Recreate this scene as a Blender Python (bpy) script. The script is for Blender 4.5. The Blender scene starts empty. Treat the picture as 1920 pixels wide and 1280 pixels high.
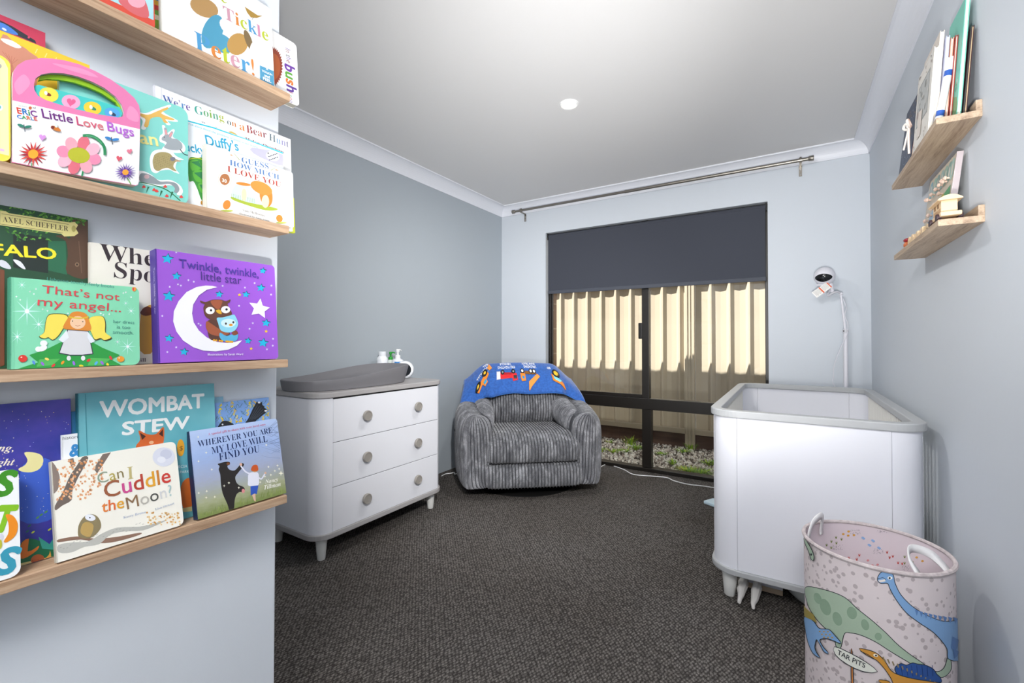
import bpy, bmesh, math, random
from math import sin, cos, pi, radians, atan2, sqrt, hypot
from mathutils import Vector, Matrix
random.seed(7)
SC = bpy.context.scene
COL = SC.collection

# ------------------------------------------------------------------ camera
F_PX, CY = 830.9, 625.75
YAW, PITCH, ROLL = -0.5613, 0.0133, 0.0010
CAM = Vector((2.4351, -3.6787, 1.0915))
fw = Vector((sin(YAW)*cos(PITCH), cos(YAW)*cos(PITCH), sin(PITCH)))
rt = Vector((cos(YAW), -sin(YAW), 0)); up = rt.cross(fw)
rt, up = cos(ROLL)*rt + sin(ROLL)*up, -sin(ROLL)*rt + cos(ROLL)*up
cd = bpy.data.cameras.new('camera'); cam = bpy.data.objects.new('camera', cd); COL.objects.link(cam)
M = Matrix((rt, up, -fw)).transposed().to_4x4(); M.translation = CAM
cam.matrix_world = M
cd.sensor_fit = 'HORIZONTAL'; cd.sensor_width = 36.0; cd.lens = F_PX*36/1920
cd.shift_y = -(640-CY)/1920; cd.clip_start = .02
SC.camera = cam

# ------------------------------------------------------------------ world, sun, lights, exposure
SC.view_settings.view_transform = 'Standard'
try: SC.view_settings.look = 'None'
except Exception: pass
SC.view_settings.gamma = 1.0; SC.view_settings.exposure = 0.0
SC.view_settings.use_curve_mapping = False
w = bpy.data.worlds.new('sky'); SC.world = w; w.use_nodes = True
wn = w.node_tree.nodes; wn.clear()
bg = wn.new('ShaderNodeBackground'); bg.inputs[0].default_value = (.80, .90, 1.0, 1); bg.inputs[1].default_value = 1.25
wo = wn.new('ShaderNodeOutputWorld'); w.node_tree.links.new(bg.outputs[0], wo.inputs[0])

def lamp(kind, name, loc, energy, color=(1, 1, 1), aim=None, **kw):
    d = bpy.data.lights.new(name, kind); d.energy = energy; d.color = color
    o = bpy.data.objects.new(name, d); COL.objects.link(o); o.location = loc
    if aim is not None:
        o.rotation_euler = (Vector(aim)-Vector(loc)).to_track_quat('-Z', 'Y').to_euler()
    for k, v in kw.items(): setattr(d, k, v)
    return o
lamp('SUN', 'sun', (0, -2, 6), 21.0, (1, .98, .96), aim=(.95, -1.0, 3.28), angle=.006)
# the downlight in view, then unseen fill lights added behind the camera
lamp('AREA', 'downlight_lamp', (1.402, -1.443, 2.385), 12, (1, .98, .95), aim=(1.402, -1.443, 0), shape='DISK', size=.085)
lamp('SPOT', 'ceiling_bounce', (2.46, -3.74, .80), 265, (1, .985, .97), aim=(1.70, -.50, 2.4), spot_size=radians(76), spot_blend=1, shadow_soft_size=.05)
lamp('SPOT', 'side_bounce', (2.80, -3.73, .60), 225, (1, .985, .97), aim=(.80, -1.60, 2.4), spot_size=radians(56), spot_blend=1, shadow_soft_size=.05)
lamp('SPOT', 'key_fill', (2.80, -3.73, 2.05), 400, (1, .985, .97), aim=(.70, -.95, .80), spot_size=radians(54), spot_blend=1, shadow_soft_size=.06)
lamp('SPOT', 'right_wall_fill', (1.60, -4.50, 2.32), 205, (1, .985, .97), aim=(2.88, -1.5, 1.65), spot_size=radians(70), spot_blend=1, shadow_soft_size=.25)
lamp('AREA', 'overhead_fill', (2.50, -4.45, 2.37), 47, (1, .985, .97), aim=(2.40, -4.45, 0), shape='DISK', size=.8)

# ------------------------------------------------------------------ pixels to points (1920x1280 photograph)
def ray(px, py): return fw + (px-960)/F_PX*rt - (py-CY)/F_PX*up
def on(ax, val, px, py):
    d = ray(px, py); i = 'xyz'.index(ax); return CAM + d*((val-CAM[i])/d[i])
def onp(o, n, px, py):
    d = ray(px, py); return CAM + d*((Vector(o)-CAM).dot(n)/d.dot(n))
# ------------------------------------------------------------------ materials
def lin(c): return c/12.92 if c <= .04045 else ((c+.055)/1.055)**2.4
def rgb(h):
    if not isinstance(h, str): return tuple(h)+(1,)
    h = h.lstrip('#'); return tuple(lin(int(h[i:i+2], 16)/255) for i in (0, 2, 4))+(1,)
MATS = {}
def mat(hexc, rough=.5, metal=0, spec=.5, key='', **kw):
    k = (hexc, rough, metal, spec, key)
    if k in MATS: return MATS[k]
    m = bpy.data.materials.new('mat_%d' % len(MATS)); m.use_nodes = True
    b = m.node_tree.nodes['Principled BSDF']
    b.inputs['Base Color'].default_value = rgb(hexc); b.inputs['Roughness'].default_value = rough
    b.inputs['Metallic'].default_value = metal; b.inputs['Specular IOR Level'].default_value = spec
    for n, v in kw.items(): b.inputs[n.replace('_', ' ')].default_value = v
    m.diffuse_color = rgb(hexc)
    MATS[k] = m; return m
class NT:
    """small node builder"""
    def __init__(s, m): s.t = m.node_tree; s.b = s.t.nodes['Principled BSDF']
    def n(s, typ, ins={}, **at):
        x = s.t.nodes.new('ShaderNode'+typ)
        for k, v in at.items(): setattr(x, k, v)
        for k, v in ins.items():
            if isinstance(v, tuple) and len(v) == 2 and hasattr(v[0], 'bl_idname'): s.t.links.new(v[0].outputs[v[1]], x.inputs[k])
            elif hasattr(v, 'bl_idname'): s.t.links.new(v.outputs[0], x.inputs[k])
            else: x.inputs[k].default_value = v
        return x
    def to(s, node, out, inp): s.t.links.new(node.outputs[out], s.b.inputs[inp])
    def coords(s, scale=(1, 1, 1), rot=(0, 0, 0), kind='Object'):
        tc = s.n('TexCoord'); mp = s.n('Mapping', {'Scale': scale, 'Rotation': rot})
        s.t.links.new(tc.outputs[kind], mp.inputs['Vector']); return mp
    def ramp(s, src, out, stops):
        r = s.n('ValToRGB'); s.t.links.new(src.outputs[out], r.inputs[0])
        e = r.color_ramp.elements
        while len(e) < len(stops): e.new(.5)
        for el, (p, c) in zip(e, stops): el.position = p; el.color = rgb(c)
        return r
    def bump(s, src, out, strength, dist):
        bp = s.n('Bump', {'Strength': strength, 'Distance': dist}); s.t.links.new(src.outputs[out], bp.inputs['Height'])
        s.t.links.new(bp.outputs[0], s.b.inputs['Normal']); return bp
def noisy(hexa, hexb, scale, rough=.5, bump=0, dist=.002, key='', stretch=(1, 1, 1), detail=4, lo=.35, hi=.65, spec=.5, rot=(0, 0, 0)):
    m = mat(hexa, rough, 0, spec, 'noisy%s%s%s%s' % (hexb, scale, key, stretch)); t = NT(m)
    if 'x' in m: return m
    m['x'] = 1
    n = t.n('TexNoise', {'Vector': t.coords(stretch, rot), 'Scale': scale, 'Detail': detail, 'Roughness': .6})
    t.to(t.ramp(n, 0, [(lo, hexa), (hi, hexb)]), 0, 'Base Color')
    if bump: t.bump(n, 0, bump, dist)
    return m
def paint(hexc, key):
    m = mat(hexc, .55, 0, .35, key); t = NT(m)
    n = t.n('TexNoise', {'Vector': t.coords(), 'Scale': 55, 'Detail': 3}); t.bump(n, 0, .12, .002); return m
def wood(hexa, hexb, hexc, key, axis=1):
    m = mat(hexa, .5, 0, .4, key); t = NT(m)
    sc = [9, 9, 9]; sc[axis] = .55
    mp = t.coords(tuple(sc))
    n1 = t.n('TexNoise', {'Vector': mp, 'Scale': 5, 'Detail': 8, 'Roughness': .62, 'Distortion': .5})
    n2 = t.n('TexNoise', {'Vector': mp, 'Scale': 26, 'Detail': 4, 'Roughness': .7})
    mx = t.n('Mix', {2: n1, 3: n2, 0: .38}, data_type='FLOAT')
    t.to(t.ramp(mx, 0, [(.36, hexc), (.47, hexa), (.60, hexb)]), 0, 'Base Color')
    t.bump(n2, 0, .12, .001); return m
def carpet():
    m = mat('#6a6663', .95, 0, .1, 'carpet'); t = NT(m)
    mp = t.coords((1, .62, 1), (0, 0, radians(33)))
    v = t.n('TexVoronoi', {'Vector': mp, 'Scale': 105, 'Randomness': .42})
    n = t.n('TexNoise', {'Vector': t.coords(), 'Scale': 240, 'Detail': 2})
    big = t.n('TexNoise', {'Vector': t.coords(), 'Scale': 1.6, 'Detail': 3})
    r1 = t.ramp(v, 0, [(.05, '#a19c98'), (.62, '#4d4a48')])
    r2 = t.ramp(n, 0, [(.3, '#8a8784'), (.7, '#ffffff')])
    r3 = t.ramp(big, 0, [(.3, '#e6e2de'), (.7, '#ffffff')])
    a = t.n('Mix', {0: 1.0, 6: r1, 7: r2}, data_type='RGBA', blend_type='MULTIPLY')
    b = t.n('Mix', {0: 1.0, 6: (a, 2), 7: r3}, data_type='RGBA', blend_type='MULTIPLY')
    t.to(b, 2, 'Base Color')
    inv = t.n('Math', {0: 1.0, 1: v}, operation='SUBTRACT'); t.bump(inv, 0, .7, .004); return m
def glassmat(key='pane', tint=(.97, .98, .97), fac=.035):
    m = bpy.data.materials.new('glass_'+key); m.use_nodes = True; nt = m.node_tree; nt.nodes.clear()
    tr = nt.nodes.new('ShaderNodeBsdfTransparent'); tr.inputs[0].default_value = tint+(1,)
    gl = nt.nodes.new('ShaderNodeBsdfGlossy'); gl.inputs['Roughness'].default_value = .03
    mx = nt.nodes.new('ShaderNodeMixShader'); mx.inputs[0].default_value = fac
    o = nt.nodes.new('ShaderNodeOutputMaterial')
    nt.links.new(tr.outputs[0], mx.inputs[1]); nt.links.new(gl.outputs[0], mx.inputs[2]); nt.links.new(mx.outputs[0], o.inputs[0]); return m
def emis(hexc, strength):
    m = mat(hexc, .5, key='emit%s' % strength); b = m.node_tree.nodes['Principled BSDF']
    b.inputs['Emission Color'].default_value = rgb(hexc); b.inputs['Emission Strength'].default_value = strength; return m

# ------------------------------------------------------------------ mesh builder and objects
class MB:
    def __init__(s, xf=None): s.v = []; s.f = []; s.m = []; s.sm = []; s.mats = []; s.xf = xf
    def mi(s, m):
        if m not in s.mats: s.mats.append(m)
        return s.mats.index(m)
    def add(s, verts, faces, m, smooth=False):
        o = len(s.v)
        for p in verts:
            p = Vector(p); s.v.append(s.xf @ p if s.xf else p)
        k = s.mi(m)
        for f in faces: s.f.append([i+o for i in f]); s.m.append(k); s.sm.append(smooth)
        return s
    def box(s, a, b, m):
        (x0, y0, z0), (x1, y1, z1) = a, b
        return s.add([(x0, y0, z0), (x1, y0, z0), (x1, y1, z0), (x0, y1, z0), (x0, y0, z1), (x1, y0, z1), (x1, y1, z1), (x0, y1, z1)],
                     [(0, 3, 2, 1), (4, 5, 6, 7), (0, 1, 5, 4), (1, 2, 6, 5), (2, 3, 7, 6), (3, 0, 4, 7)], m)
    def prism(s, pts, fn, m, smooth=False, caps=True):
        """pts: 2-D outline; fn(p, k) gives the 3-D point of end k (0 or 1)"""
        n = len(pts); V = [fn(p, 0) for p in pts]+[fn(p, 1) for p in pts]
        s.add(V, [(i, (i+1) % n, (i+1) % n+n, i+n) for i in range(n)], m, smooth)
        if caps: s.add(V, [tuple(reversed(range(n))), tuple(range(n, 2*n))], m)
        return s
    def zprism(s, pts, z0, z1, m, smooth=False, caps=True): return s.prism(pts, lambda p, k: (p[0], p[1], z1 if k else z0), m, smooth, caps)
    def grid(s, fn, nu, nv, m, smooth=True, cu=False, cv=False, m2=None, per=10):
        V = [fn(i/(nu if cu else nu-1), j/(nv if cv else nv-1)) for i in range(nu) for j in range(nv)]
        Fc = []
        for i in range(nu if cu else nu-1):
            for j in range(nv if cv else nv-1):
                i2, j2 = (i+1) % nu, (j+1) % nv
                Fc.append((i*nv+j, i2*nv+j, i2*nv+j2, i*nv+j2))
        s.add(V, Fc, m, smooth)
        if m2:                       # grooves between the cords, their shade painted darker
            k = s.mi(m2); a = len(s.m)-len(Fc); w_ = nv if cv else nv-1
            for q in range(len(Fc)):
                if (q//w_) % per in (0, per-1) and 0 < q//w_ < len(Fc)//w_-1: s.m[a+q] = k
        return s
    def lathe(s, prof, c, m, n=24, axis='z', smooth=True):
        """prof: (radius, height) pairs"""
        def fn(u, v):
            r, h = prof[min(int(round(v*(len(prof)-1))), len(prof)-1)]; a = 2*pi*u
            p = {'z': (r*cos(a), r*sin(a), h), 'y': (r*cos(a), h, -r*sin(a)), 'x': (h, r*cos(a), r*sin(a))}[axis]
            return Vector(c)+Vector(p)
        s.grid(fn, n, len(prof), m, smooth, cu=True)
        for k, j in ((0, 0), (1, len(prof)-1)):
            if prof[j][0] > 1e-6:
                idx = [fn(i/n, k) for i in range(n)]
                s.add(idx, [tuple(range(n))[::-1] if k == 0 else tuple(range(n))], m)
        return s
    def tube(s, pts, r, m, n=8, smooth=True, closed=False):
        P = [Vector(p) for p in pts]; rr = r if isinstance(r, (list, tuple)) else [r]*len(P)
        ref = None; rings = []
        for i, p in enumerate(P):
            t = (P[min(i+1, len(P)-1)]-P[max(i-1, 0)])
            if t.length < 1e-9: t = Vector((0, 0, 1))
            t.normalize()
            if ref is None: ref = t.orthogonal().normalized()
            ref = (ref-t*ref.dot(t)); ref = ref.normalized() if ref.length > 1e-6 else t.orthogonal().normalized()
            b = t.cross(ref); rings.append([p+rr[i]*(cos(2*pi*k/n)*ref+sin(2*pi*k/n)*b) for k in range(n)])
        V = [q for g in rings for q in g]; L = len(P)
        Fc = [(i*n+k, i*n+(k+1) % n, (i+1)*n+(k+1) % n, (i+1)*n+k) for i in range(L-1) for k in range(n)]
        s.add(V, Fc, m, smooth); s.add(rings[0], [tuple(range(n))[::-1]], m); s.add(rings[-1], [tuple(range(n))], m); return s
    def ball(s, c, r, m, nu=16, nv=10, sc=(1, 1, 1)):
        s.grid(lambda u, v: Vector(c)+r*Vector((sc[0]*cos(2*pi*u)*sin(pi*v), sc[1]*sin(2*pi*u)*sin(pi*v), -sc[2]*cos(pi*v))), nu, nv, m, True, cu=True); return s
    def build(s, name, parent=None, bevel=0, seg=2, sub=0, weld=True):
        me = bpy.data.meshes.new(name); me.from_pydata([tuple(v) for v in s.v], [], s.f)
        for m in s.mats: me.materials.append(m)
        me.polygons.foreach_set('material_index', s.m); me.polygons.foreach_set('use_smooth', s.sm); me.update()
        if weld:
            bm = bmesh.new(); bm.from_mesh(me); bmesh.ops.remove_doubles(bm, verts=bm.verts, dist=1e-5)
            bmesh.ops.recalc_face_normals(bm, faces=bm.faces); bm.to_mesh(me); bm.free()
        o = bpy.data.objects.new(name, me); COL.objects.link(o)
        if parent: o.parent = parent
        if any(s.sm): me.set_sharp_from_angle(angle=radians(38))
        if bevel:
            b = o.modifiers.new('bevel', 'BEVEL'); b.width = bevel; b.segments = seg; b.limit_method = 'ANGLE'; b.angle_limit = radians(40)
        if sub:
            b = o.modifiers.new('sub', 'SUBSURF'); b.levels = sub; b.render_levels = sub
        return o
def thing(name, label, cat, loc=(0, 0, 0), rz=0, group=None):
    o = bpy.data.objects.new(name, None); COL.objects.link(o); o.empty_display_size = .05
    o.location = loc; o.rotation_euler = (0, 0, rz); return tag(o, label, cat, group)
def tag(o, label, cat, group=None, kind=None):
    o['label'] = label; o['category'] = cat
    if group: o['group'] = group
    if kind: o['kind'] = kind
    return o
def struct(o, label=None):
    o['kind'] = 'structure'
    if label: o['label'] = label
    return o
def rrect(x0, y0, x1, y1, r, n=8, corners=(1, 1, 1, 1)):
    """rounded rectangle outline, counter-clockwise from the lower left; corners: ll, lr, ur, ul"""
    P = []
    for k, (cx, cy, a0) in enumerate(((x0+r, y0+r, pi), (x1-r, y0+r, 1.5*pi), (x1-r, y1-r, 0), (x0+r, y1-r, .5*pi))):
        if corners[k] and r > 0: P += [(cx+r*cos(a0+pi/2*i/n), cy+r*sin(a0+pi/2*i/n)) for i in range(n+1)]
        else: P.append(((x0, y0), (x1, y0), (x1, y1), (x0, y1))[k])
    return P
def smoothstep(a, b, x):
    t = max(0, min(1, (x-a)/(b-a))); return t*t*(3-2*t)
def catmull(P, n=8):
    P = [Vector(p) for p in P]; out = []
    for i in range(len(P)-1):
        a, b, c, d = P[max(i-1, 0)], P[i], P[i+1], P[min(i+2, len(P)-1)]
        for k in range(n):
            t = k/n; out.append(.5*((2*b)+(c-a)*t+(2*a-5*b+4*c-d)*t*t+(3*b-a-3*c+d)*t**3))
    return out+[P[-1]]

# lettering: outlines of the built-in font as flat meshes
TXT = {}
def glyphs(s, bold=0.0, cols=1):
    k = (s, bold, cols)
    if k not in TXT:
        c = bpy.data.curves.new('lettering', 'FONT'); c.body = s; c.resolution_u = 3; c.offset = bold
        if cols > 1:
            i = 0
            for q, ch in enumerate(s):
                c.body_format[q].material_index = i % cols
                if ch != ' ': i += 1
            for _ in range(cols): c.materials.append(mat('#ffffff', key='tx%d' % _))
        o = bpy.data.objects.new('lettering', c); COL.objects.link(o)
        me = bpy.data.meshes.new_from_object(o)
        V = [(v.co.x, v.co.y) for v in me.vertices]; Fc = [tuple(p.vertices) for p in me.polygons]; MI = [p.material_index for p in me.polygons]
        bpy.data.objects.remove(o); bpy.data.curves.remove(c); bpy.data.meshes.remove(me)
        x0 = min(v[0] for v in V); x1 = max(v[0] for v in V)
        TXT[k] = ([(x-x0, y) for x, y in V], Fc, MI, x1-x0)
    return TXT[k]
BUP = {}
for i in range(26):
    BUP[chr(65+i)] = chr(0x1D400+i); BUP[chr(97+i)] = chr(0x1D41A+i)
def serif(s): return ''.join(BUP.get(c, c) for c in s)
def ital(s): return ''.join(chr(0x1D468+ord(c)-65) if 'A' <= c <= 'Z' else chr(0x1D482+ord(c)-97) if 'a' <= c <= 'z' else c for c in s)
# ------------------------------------------------------------------ room shell
W, H = 2.879, 2.4
WIN = (.493, 2.300, 2.092)          # window opening: left, right, head (full height down to the floor)
XB, YB = 1.335, -3.045              # face and end of the wall with the picture ledges
YBK = -4.75
PW = paint('#c9cfd6', 'wall'); PL = paint('#a6aeb5', 'wall left'); PC = paint('#dad9d8', 'ceiling'); PB = paint('#dde2e8', 'wall books'); PT = mat('#e2e4ea', .4, key='cornice')  # PL: same wall paint darkened, weaker light put into the colour
CARPET = carpet()
b = MB(); b.box((-.15, YBK-.15, -.12), (W+.15, .05, 0), CARPET); struct(b.build('floor'))
b = MB(); b.box((-.15, YBK-.15, H), (W+.15, .24, H+.1), PC); struct(b.build('ceiling'))
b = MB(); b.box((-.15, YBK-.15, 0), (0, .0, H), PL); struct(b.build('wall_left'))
b = MB(); b.box((W, YBK-.15, 0), (W+.15, .0, H), PW); struct(b.build('wall_right'))
b = MB(); b.box((XB, YBK-.15, 0), (W, YBK, H), PW); struct(b.build('wall_back'))
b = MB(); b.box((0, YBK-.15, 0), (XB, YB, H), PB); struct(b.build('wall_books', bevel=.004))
b = MB()
for a, c in (((-.15, 0, 0), (WIN[0], .12, H)), ((WIN[1], 0, 0), (W+.15, .12, H)), ((WIN[0], 0, WIN[2]), (WIN[1], .12, H))): b.box(a, c, PW)
struct(b.build('wall_window'))
# coved cornice, one length for each wall
def cove(fn, L0, L1, name, c=.088):
    prof = [(0, c), (.006, c), (.006, c-.006)] + [(c-.012-(c-.024)*cos(a), c-.012-(c-.024)*sin(a)) for a in [pi/2*i/8 for i in range(9)]][::1]
    # quarter-round hollow from the wall (d = 0) to the ceiling (h = 0)
    prof = [(0, 0), (0, c), (.007, c)] + [(c-(c-.007)*cos(t)-0, c-(c-.007)*sin(t)) for t in [pi/2*i/10 for i in range(1, 10)]] + [(c, .010), (c, 0)]
    prof = [(d, h) for d, h in prof]
    b = MB(); b.prism(prof, lambda p, k: fn(p[0], H-p[1], L1 if k else L0), PT); struct(b.build(name))
cove(lambda d, z, l: (l, -d, z), 0, W, 'trim_1')
cove(lambda d, z, l: (d, l, z), 0, YB, 'trim_2')
cove(lambda d, z, l: (W-d, l, z), 0, YBK, 'trim_3')
cove(lambda d, z, l: (XB+d, l, z), YB, YBK, 'trim_4')
# recessed downlight
t = thing('downlight', 'round white recessed downlight glowing in the ceiling', 'ceiling light', (1.402, -1.443, H))
b = MB(); b.lathe([(.052, 0), (.052, -.004), (.046, -.008), (.039, -.006), (.037, 0)], (0, 0, 0), mat('#e8e8e8', .4, key='dl'), 40); b.build('trim_ring', t)
b = MB(); b.lathe([(.0001, -.0035), (.038, -.0035)], (0, 0, 0), emis('#fffaf0', 9), 40); b.build('diffuser', t)

# ------------------------------------------------------------------ window
ALU = mat('#17130f', .38, .0, .5, 'alu'); GL = glassmat()
win = bpy.data.objects.new('window_1', None); COL.objects.link(win); struct(win, 'black aluminium full-height window')
x0, x1, zt = WIN; ya, yb = .055, .115
def bar(name, a, c, bev=.003): b = MB(); b.box(a, c, ALU); return b.build(name, win, bevel=bev)
bar('side_frame', (x0, ya, 0), (x0+.022, yb, zt)); bar('side_frame', (x1-.022, ya, 0), (x1, yb, zt))
bar('head_frame', (x0, ya, zt-.03), (x1, yb, zt)); bar('sill_frame', (x0, ya-.02, -.012), (x1, yb, .030))
bar('transom', (x0, ya-.012, .512), (x1, yb, .604)); bar('mullion', (1.377, ya-.006, .03), (1.452, yb, .515))
bar('meeting_stile', (1.378, ya-.008, .60), (1.436, yb, zt))
b = MB()
for a, c in (((x0+.022, ya+.012, .604), (x0+.04, ya+.034, zt-.03)), ((x0+.022, ya+.012, .604), (1.38, ya+.034, .632))): b.box(a, c, ALU)
b.build('sash_frame', win, bevel=.002)
lt = MB(); lt.box((1.352, ya-.022, 1.10), (1.381, ya-.002, 1.235), mat('#0e0c0a', .35, key='latch')); lt.build('latch', win, bevel=.006)
for (a, c, z0, z1) in ((x0, 1.40, .604, zt), (1.41, x1, .604, zt), (x0, 1.40, .02, .52), (1.43, x1, .02, .52)):
    b = MB(); b.box((a+.01, .084, z0), (c-.005, .089, z1), GL); b.build('glass_pane', win)

# roller blind
bl = thing('roller_blind', 'charcoal roller blind half drawn down over the window', 'blind', (x0, .03, zt))
FB = mat('#43464f', .85, 0, .2, 'blind'); t_ = NT(FB); n_ = t_.n('TexNoise', {'Vector': t_.coords((1, 1, 1)), 'Scale': 900}); t_.bump(n_, 0, .25, .001)
b = MB(); b.box((.022, -.012, -.555), (x1-x0-.016, -.009, -.03), FB); b.build('fabric', bl)
b = MB(); b.tube([(.02, .004, -.03), (x1-x0-.014, .004, -.03)], .019, FB, 14); b.build('roller_tube', bl)
b = MB(); b.box((.018, -.016, -.572), (x1-x0-.012, -.005, -.540), mat('#454953', .7, key='hem')); b.build('bottom_bar', bl, bevel=.004)
BK = mat('#0f0f10', .4, key='blk')
for xx in (.006, x1-x0-.014):
    b = MB(); b.box((xx, -.016, -.06), (xx+.010, .022, -.002), BK); b.build('bracket', bl, bevel=.003)
b = MB()
for dx in (0, .006): b.tube([(.006+dx, -.018, -.04), (.006+dx, -.018, -1.30)], .0016, mat('#8d8a86', .5, key='chain'), 6)
b.build('bead_chain', bl)
b = MB(); b.box((.001, -.025, -1.36), (.016, -.011, -1.27), BK); b.build('chain_tensioner', bl, bevel=.004)

# curtain rod
NI = mat('#8f8a82', .32, .85, .5, 'nickel')
cr = thing('curtain_rod', 'brushed nickel curtain rod above the window', 'curtain rod', (0, -.085, 2.318))
b = MB(); b.tube([(.20, 0, 0), (1.32, 0, 0)], .0105, NI, 14); b.build('inner_tube', cr)
b = MB(); b.tube([(1.28, 0, 0), (2.555, 0, 0)], .0125, NI, 14); b.build('outer_tube', cr)
for xx, sgn in ((.178, 1), (2.575, -1)):
    b = MB(); b.lathe([(.017, 0), (.018, sgn*.004), (.016, sgn*.028), (.0125, sgn*.032)], (xx, 0, 0), NI, 18, 'x'); b.build('end_cap', cr)
for xx in (.275, 2.50):
    b = MB()
    b.box((xx-.009, .078, -.085), (xx+.009, .084, -.012), NI); b.box((xx-.006, -.004, -.020), (xx+.006, .08, -.013), NI)
    b.tube([(xx-.009, 0, 0), (xx+.009, 0, 0)], .0165, NI, 16)
    b.tube([(xx, 0, .012), (xx, 0, .022)], .005, NI, 8)
    for zz in (-.042, -.073): b.ball((xx, .078, zz), .005, mat('#e4e2de', .2, .6, key='screw'), 10, 6)
    b.build('bracket', cr)
# ------------------------------------------------------------------ outside: brick leaf, eave, gravel strip, fence
BR = mat('#8a6a4e', .85, key='brick'); t_ = NT(BR)
bt = t_.n('TexBrick', {'Vector': t_.coords((1, 1, 1), (radians(90), 0, radians(90))), 'Color1': rgb('#7b5b43'), 'Color2': rgb('#8c6c50'), 'Mortar': rgb('#a08a72'), 'Scale': 1.0,
    'Mortar Size': .006, 'Brick Width': .24, 'Row Height': .086}); t_.to(bt, 0, 'Base Color')
b = MB()
for a, c in (((-1.4, .12, -.3), (WIN[0]-.004, .24, H)), ((WIN[1]+.004, .12, -.3), (W+1.4, .24, H)), ((WIN[0]-.004, .12, WIN[2]+.004), (WIN[1]+.004, .24, H)), ((WIN[0]-.004, .12, -.3), (WIN[1]+.004, .24, -.03))): b.box(a, c, BR)
struct(b.build('wall_outside'))
b = MB(); b.box((-2.2, .24, 2.36), (W+2.2, .725, 2.46), mat('#d8d4cc', .7, key='soffit')); struct(b.build('trim_5'))
GZ = -.05
b = MB(); b.box((-3, .24, GZ-.2), (6, 1.6, GZ-.012), noisy('#4a4038', '#6b6056', 30, .95, key='soil')); struct(b.build('ground'))
# loose stones
rnd = random.Random(3)
ico = bmesh.new(); bmesh.ops.create_icosphere(ico, subdivisions=1, radius=1); IV = [v.co.copy() for v in ico.verts]; IF = [tuple(v.index for v in f.verts) for f in ico.faces]; ico.free()
GM = [mat(h, .85, key='stone') for h in ('#d8d2c8', '#c4b9ad', '#a89c92', '#8c8078', '#ece8e0', '#b39a8a', '#6e675f', '#57504a')]
b = MB()
for i in range(5200):
    x = rnd.uniform(-.3, 2.5); y = rnd.uniform(.26, 1.31); r = rnd.uniform(.007, .017)
    if y > 1.2 and rnd.random() < .5: m = GM[rnd.choice((6, 7, 3))]
    else: m = GM[min(int(abs(rnd.gauss(0, 2.0))), 7)]
    rot = Matrix.Rotation(rnd.uniform(0, 6.3), 3, 'Z') @ Matrix.Rotation(rnd.uniform(0, 6.3), 3, 'X'); sc = Vector((1, rnd.uniform(.6, 1), rnd.uniform(.45, .8)))
    b.add([Vector((x, y, GZ-.006+rnd.uniform(0, .012)))+rot @ Vector((v.x*sc.x*r, v.y*sc.y*r, v.z*sc.z*r)) for v in IV], IF, m)
tag(b.build('gravel', weld=False), 'pale mixed gravel strip between the window and the fence', 'gravel', kind='stuff')
# weeds, one tuft each
def tuft(x, y, r, hgt, n, cols, label, seed):
    q = random.Random(seed); b = MB()
    for i in range(n):
        a = q.uniform(0, 2*pi); d = q.uniform(0, r*.55); px, py = d*cos(a), d*sin(a); l = q.uniform(.5, 1)*hgt; lean = q.uniform(.2, .9)*r; wd = q.uniform(.003, .006)
        a += q.uniform(-.6, .6); nx, ny = -sin(a)*wd, cos(a)*wd
        m = mat(q.choice(cols), .6, key='leaf'); V = []
        for k in range(4):
            s = k/3; w_ = 1-s*s*.95; cx, cy, cz = px+cos(a)*lean*s*s, py+sin(a)*lean*s*s, l*s*(1-.25*s)
            V += [(cx-nx*w_, cy-ny*w_, cz), (cx+nx*w_, cy+ny*w_, cz)]
        b.add(V, [(0, 1, 3, 2), (2, 3, 5, 4), (4, 5, 7, 6)], m)
    o = b.build('weed_tuft', weld=False); o.location = (x, y, GZ-.004); return tag(o, label, 'weed', 'weeds in the gravel')
LG = ('#8fb32e', '#6f9a2a', '#a9c23c', '#5c8526')
for k, (px, py, r, hgt, n, lb) in enumerate([
    (1182, 832, .11, .12, 70, 'bright green weed growing in gravel before the fence, left of the mullion'), (1193, 842, .12, .07, 60, 'low green weed spread beside the mullion on the left'),
    (1125, 845, .10, .05, 50, 'yellowish low weed in the gravel nearest the armchair'), (1150, 848, .09, .05, 45, 'small yellowish weed in the gravel midway along the left pane'),
    (1298, 838, .08, .09, 60, 'tall grass tuft at the foot of the fence post'), (1282, 848, .10, .05, 50, 'low weed just in front of the fence post'),
    (1288, 886, .13, .07, 110, 'lime green weed close to the sill in the lower right pane'), (1312, 889, .14, .07, 120, 'wide lime green weed beside the cot in the lower right pane'),
    (1262, 868, .07, .05, 40, 'dark green weed sprig in the middle of the lower right pane'), (1142, 830, .07, .05, 36, 'mossy weed along the plinth behind the left pane'),
    (1328, 870, .09, .06, 60, 'green weed at the far right of the lower right pane'), (1172, 846, .10, .035, 70, 'flat yellow-green weed patch low in the left pane beside the mullion'),
    (1252, 886, .08, .04, 60, 'small green weed near the sill just right of the mullion'), (1240, 852, .08, .035, 60, 'flat yellowish weed right of the mullion further back')]):
    p = on('z', GZ, px, py); tuft(p.x, min(p.y, 1.27), r, hgt, n, LG if k % 3 else LG+('#b3a52e',), lb, k)
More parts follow.
